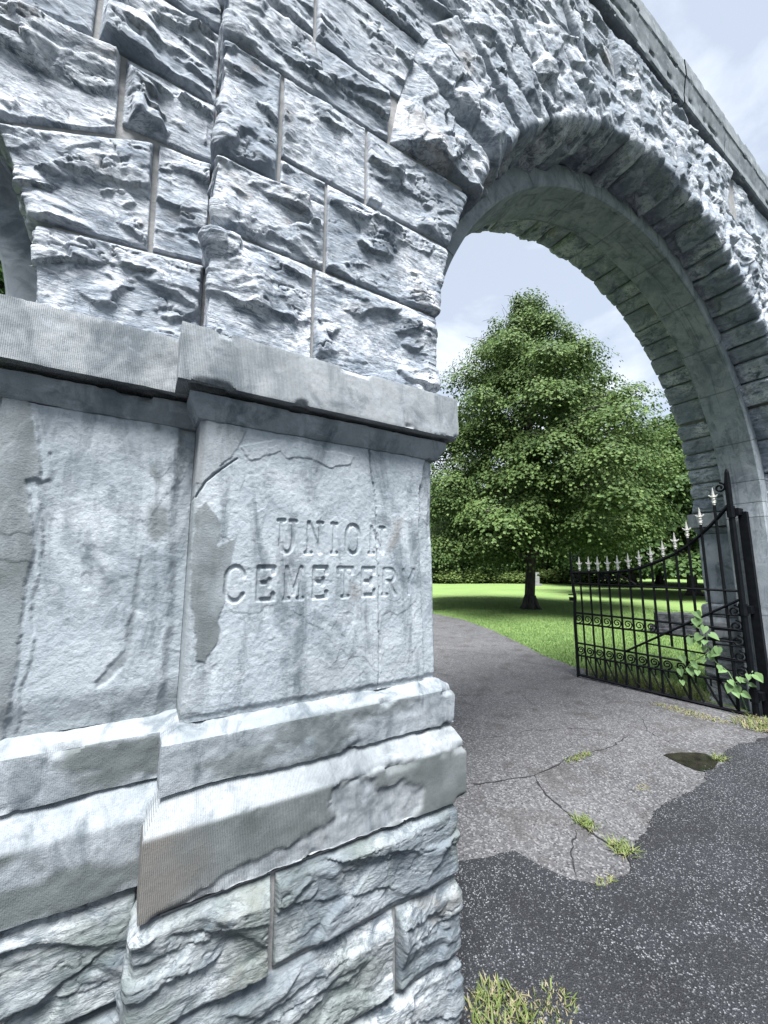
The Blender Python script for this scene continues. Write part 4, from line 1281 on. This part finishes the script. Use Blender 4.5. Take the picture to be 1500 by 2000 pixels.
# low monument and a far pale upright standing in for an unidentified white glint
def rough_box(name, x, y, sx_, sy_, sz_, rot, mat, parent, seed, z0=0.):
    k = 10
    V, F = [], []
    g = np.linspace(-1, 1, k)
    for ax in range(3):
        for sg in (-1, 1):
            b = len(V)
            for i in g:
                for j in g:
                    p = [0, 0, 0]; p[ax] = sg; p[(ax + 1) % 3] = i; p[(ax + 2) % 3] = j
                    V.append(p)
            f = grid_faces(k, k) + b
            F.append(f if sg > 0 else f[:, ::-1])
    V = np.array(V, float); F = np.concatenate(F)
    nn = V / np.linalg.norm(V, axis=1)[:, None]
    dsp = .06 * fbm(V * 2 + seed, 4, .6, seed)
    V = V * np.array([sx_ / 2, sy_ / 2, sz_ / 2]) + nn * dsp[:, None] * min(sx_, sy_, sz_)
    c, s = math.cos(rot), math.sin(rot)
    W_ = np.stack([V[:, 0] * c - V[:, 1] * s + x, V[:, 0] * s + V[:, 1] * c + y, V[:, 2] + sz_ / 2 + z0], 1)
    return link(name, np_mesh(name, W_, F, M[mat], False), parent)


mon = thing('monument_block', (10.9, 4.75, 0), 'low dark rough monument block on the lawn behind the gate', 'monument')
rough_box('base', 10.9, 4.75, .75, .95, .16, .5, 'grave', mon, 3, -.02)
rough_box('block', 10.9, 4.75, .55, .75, .34, .5, 'grave', mon, 4, .13)
hs = thing('pale_upright', (31.5, 24.65, 0), 'small pale upright form far off beside the maple trunk', 'pale_upright')
rough_box('base', 31.5, 24.65, .7, .5, .2, .2, 'pale', hs, 6, -.02)
rough_box('slab', 31.5, 24.65, .5, .16, 1.05, .2, 'pale', hs, 7, .17)

# ------------------------------------------------------------------ iron gate
GH = np.array([5.46, 1.72]); GL_ = np.array([5.33, 3.60])
gdir = (GL_ - GH) / np.linalg.norm(GL_ - GH)
gn = np.array([-gdir[1], gdir[0]])          # towards the path
if gn[0] > 0: gn = -gn
def G(s, z, off=0.0): return (GH[0] + gdir[0] * s + gn[0] * off, GH[1] + gdir[1] * s + gn[1] * off, z)
gate = thing('iron_gate', (5.46, 1.72, 0), 'open black wrought iron gate leaf with white spear finials and scrollwork', 'gate')
grot = Matrix.Rotation(math.atan2(gdir[1], gdir[0]), 3, 'Z')
def flat(name, pts, w, d, par=gate):          # square bar through points
    m = MB(); m.tube(pts, w * .7071, 4); return m.build(name, M['iron'], par)

m = MB(); m.tube([G(0, .0), G(0, 2.45), G(-.005, 2.56), G(-.005, 2.60)], [.028, .028, .020, .006], 8); m.build('hinge_stile', M['iron'], gate)
m = MB(); m.tube([G(1.86, .03), G(1.86, .75), G(1.845, 1.02), G(1.835, 1.10), G(1.85, 1.2), G(1.865, 1.45), G(1.865, 1.76)], [.022] * 5 + [.018, .012], 6); m.build('latch_stile', M['iron'], gate)
m = MB(); m.tube([G(1.875, .05), G(1.872, -.0)], .010, 5); m.build('drop_bolt', M['iron'], gate)
m = MB(); m.box(G(1.885, 1.08, .0), (.07, .03, .05), grot); m.tube([G(1.87, 1.14), G(1.93, 1.14)], .009, 6); m.build('latch', M['iron'], gate)
curve = [(0, 2.215), (.10, 2.09), (.20, 1.98), (.279, 1.905), (.42, 1.78), (.564, 1.683), (.69, 1.62), (.818, 1.568), (.94, 1.523), (1.071, 1.488), (1.25, 1.466), (1.455, 1.459), (1.86, 1.455)]
flat('top_rail', [G(s, z) for s, z in curve], .026, .02)
fb = [1.477, 1.481, 1.474, 1.478, 1.486, 1.507, 1.54, 1.585, 1.649, 1.737, 1.862, 2.003, 2.212]
bars = [1.740, 1.607, 1.482, 1.350, 1.222, 1.088, .957, .822, .686, .553, .420, .282, .138]
def finial():
    m = MB()
    prof = [(.012, 0), (.012, .018), (.018, .022), (.018, .03), (.009, .045), (.009, .055), (.017, .066), (.014, .078), (.022, .092), (.016, .108), (.011, .14), (.006, .18), (.0012, .203)]
    v, f = [], []
    for r_, z in prof:
        for k in range(8): v.append((r_ * math.cos(k * math.pi / 4), r_ * math.sin(k * math.pi / 4), z))
    for i in range(len(prof) - 1):
        for k in range(8):
            a, b = i * 8 + k, i * 8 + (k + 1) % 8; f.append((a, b, b + 8, a + 8))
    m.add(v, f)
    for sg in (-1, 1):   # the two upswept barbs
        m.tube([(0, 0, .086), (sg * .022, 0, .098), (sg * .038, 0, .112), (sg * .045, 0, .120)], [.013, .010, .006, .001], 6)
        m.tube([(0, 0, .050), (sg * .016, 0, .046), (sg * .020, 0, .040)], [.010, .007, .003], 6)
    me = bpy.data.meshes.new('finial'); me.from_pydata(m.v, [], m.f); me.materials.append(M['white']); return me
fme = finial()
for i, (s, zf) in enumerate(zip(bars, fb)):
    zb = .04 if i != 8 else .60                       # one picket is broken off short
    if i == 10: zb = .80
    b = flat('picket', [G(s, zb), G(s, zf + .004)], .021, .021)
    o = bpy.data.objects.new('finial', fme); col.objects.link(o); o.parent = b
    o.location = Vector(G(s, zf)); o.rotation_euler = (0, 0, math.atan2(gdir[1], gdir[0]) + random.uniform(-.12, .12))
def rail(z0, z1, sa, sb, w=.018, name='rail'): return flat(name, [G(sa, z0, .004), G(sb, z1, .004)], w, w)
rail(1.272, 1.302, .02, 1.86)
rail(.868, .892, .06, 1.86); rail(.735, .745, .10, 1.86)
rail(.560, .600, .10, 1.0, .014)
rail(.445, .478, .15, 1.86); rail(.318, .312, .15, 1.86)
rail(.022, .050, .02, 1.88, .024, 'bottom_rail')
for zz in (1.02, .86, .70, .55): rail(zz, zz - .01, .0, .29, .014)
flat('brace', [G(.02, 1.180, .012), G(1.224, .454, .012)], .018, .018)
def spiral(cs, cz, r0, turns=1.6, flip=1, rad=.0075, name='scroll'):
    m = MB(); k = 22
    pts = []
    for i in range(k + 1):
        t = i / k; a = R(90) * flip + flip * t * turns * 2 * math.pi; r_ = r0 * (1 - .82 * t)
        pts.append(G(cs + r_ * math.cos(a), cz + r_ * math.sin(a), .002))
    m.tube(pts, rad, 5); m.build(name, M['iron'], gate, True)
cells = [1.86] + bars
for i in range(8):
    c = (cells[i] + cells[i + 1]) / 2; spiral(c, .814 - .002 * i, .056, 1.5, -1)
for i in range(10):
    c = (cells[i] + cells[i + 1]) / 2; spiral(c, .388, .054, 1.7, -1, .009)
for i in range(13):
    sa, sb = cells[i], cells[i + 1]
    if i != 0: flat('dog_bar', [G(sa - .015, .305), G(sb + .01, .05)], .016, .016)
    flat('stub', [G((sa + sb) / 2, .315), G((sa + sb) / 2, .235)], .014, .014)
for k in range(5): spiral(.072, 1.06 - .155 * k, .060, 1.6, 1, .010)
spiral(1.80, 1.38, .058, 1.5, 1, .010); spiral(1.805, 1.66, .045, 1.2, -1, .010)
spiral(1.30, 1.385, .060, 1.5, 1, .010); spiral(1.42, 1.385, .055, 1.5, -1, .010); spiral(.07, 2.40, .055, 1.4, 1, .012)
flat('glint_bar', [G(1.22, 1.44), G(1.02, 1.31)], .018, .02)  # iron bar standing in for a glossy highlight strip of unidentified source
# hanging post and hinge straps on the jamb
hp = thing('gate_post', (5.60, 1.66, 0), 'black iron hanging post fixed to the pale ring pilaster', 'gate post')
m = MB(); m.box((5.575, 1.655, 1.05), (.060, .075, 2.14)); m.build('post', M['iron'], hp)
for zz in (2.12, 1.08, .22):
    m = MB(); m.box((5.525, 1.69, zz), (.13, .07, .075)); m.tube([(5.46, 1.72, zz - .06), (5.46, 1.72, zz + .06)], .038, 8); m.build('hinge', M['iron'], hp)

# ------------------------------------------------------------------ vine on the gate
vine = thing('vine', (5.36, 1.85, 0), 'green climbing vine with heart-shaped leaves twined on the gate', 'vine')
stems = [[(.05, .0), (.10, .22), (.18, .42), (.28, .50), (.33, .62), (.34, .80), (.38, .95), (.40, 1.02)], [(.33, .60), (.45, .50), (.55, .40), (.62, .30)], [(.18, .30), (.10, .34), (.02, .40), (-.02, .47)], [(.36, .75), (.46, .72)], [(.34, .66), (.25, .62)]]
for st in stems:
    m = MB(); m.tube([G(s, z, .022) for s, z in st], .0045, 5); m.build('stem', M['vine'], vine, True)
def heart():
    half = [(0, -.04), (.15, -.20), (.34, -.15), (.46, .08), (.42, .34), (.24, .66), (0, 1.0), (0, .45)]
    v, f = [], []
    for sg in (1, -1):
        b0 = len(v); v += [(sg * x, y, .30 * x - .10 * y * y) for x, y in half]
        idx = [(7, 0, 1), (7, 1, 2), (7, 2, 3), (7, 3, 4), (7, 4, 5), (7, 5, 6)]
        f += [tuple(b0 + i for i in (t if sg > 0 else t[::-1])) for t in idx]
    me = bpy.data.meshes.new('leaf'); me.from_pydata(v, [], f); me.materials.append(M['vine']); me.polygons.foreach_set('use_smooth', [True] * len(me.polygons)); return me
hm = heart()
lv = [(.40, 1.01), (.37, .95), (.42, .93), (.35, .86), (.29, .80), (.38, .78), (.33, .70), (.25, .68), (.36, .64), (.40, .72), (.30, .58), (.25, .50), (.22, .44), (.36, .52), (.46, .48), (.50, .45), (.55, .40), (.60, .36), (.49, .56), (.57, .50), (.62, .27),
      (.16, .34), (.12, .30), (.10, .38), (.06, .36), (.02, .34), (.00, .42), (-.03, .46), (-.05, .43), (.19, .28), (.08, .25), (.14, .24), (.45, .73), (.24, .62), (.43, .86), (.44, .40)]
rg = np.random.default_rng(12)
for s, z in lv:
    o = bpy.data.objects.new('leaf', hm); col.objects.link(o); o.parent = vine
    p = Vector(G(s + rg.normal(0, .012), z + rg.normal(0, .012), .03 + rg.uniform(0, .04)))
    o.location = p - vine.location
    zax = Vector((gn[0] + rg.normal(0, .35), gn[1] - .35 + rg.normal(0, .3), .65 + rg.normal(0, .25))).normalized()
    yax = Vector((rg.normal(0, .5), rg.normal(0, .5), -1.0)); yax = (yax - zax * yax.dot(zax)).normalized(); xax = yax.cross(zax)
    o.rotation_euler = Matrix((xax, yax, zax)).transposed().to_euler()
    o.scale = (rg.uniform(.055, .095),) * 3
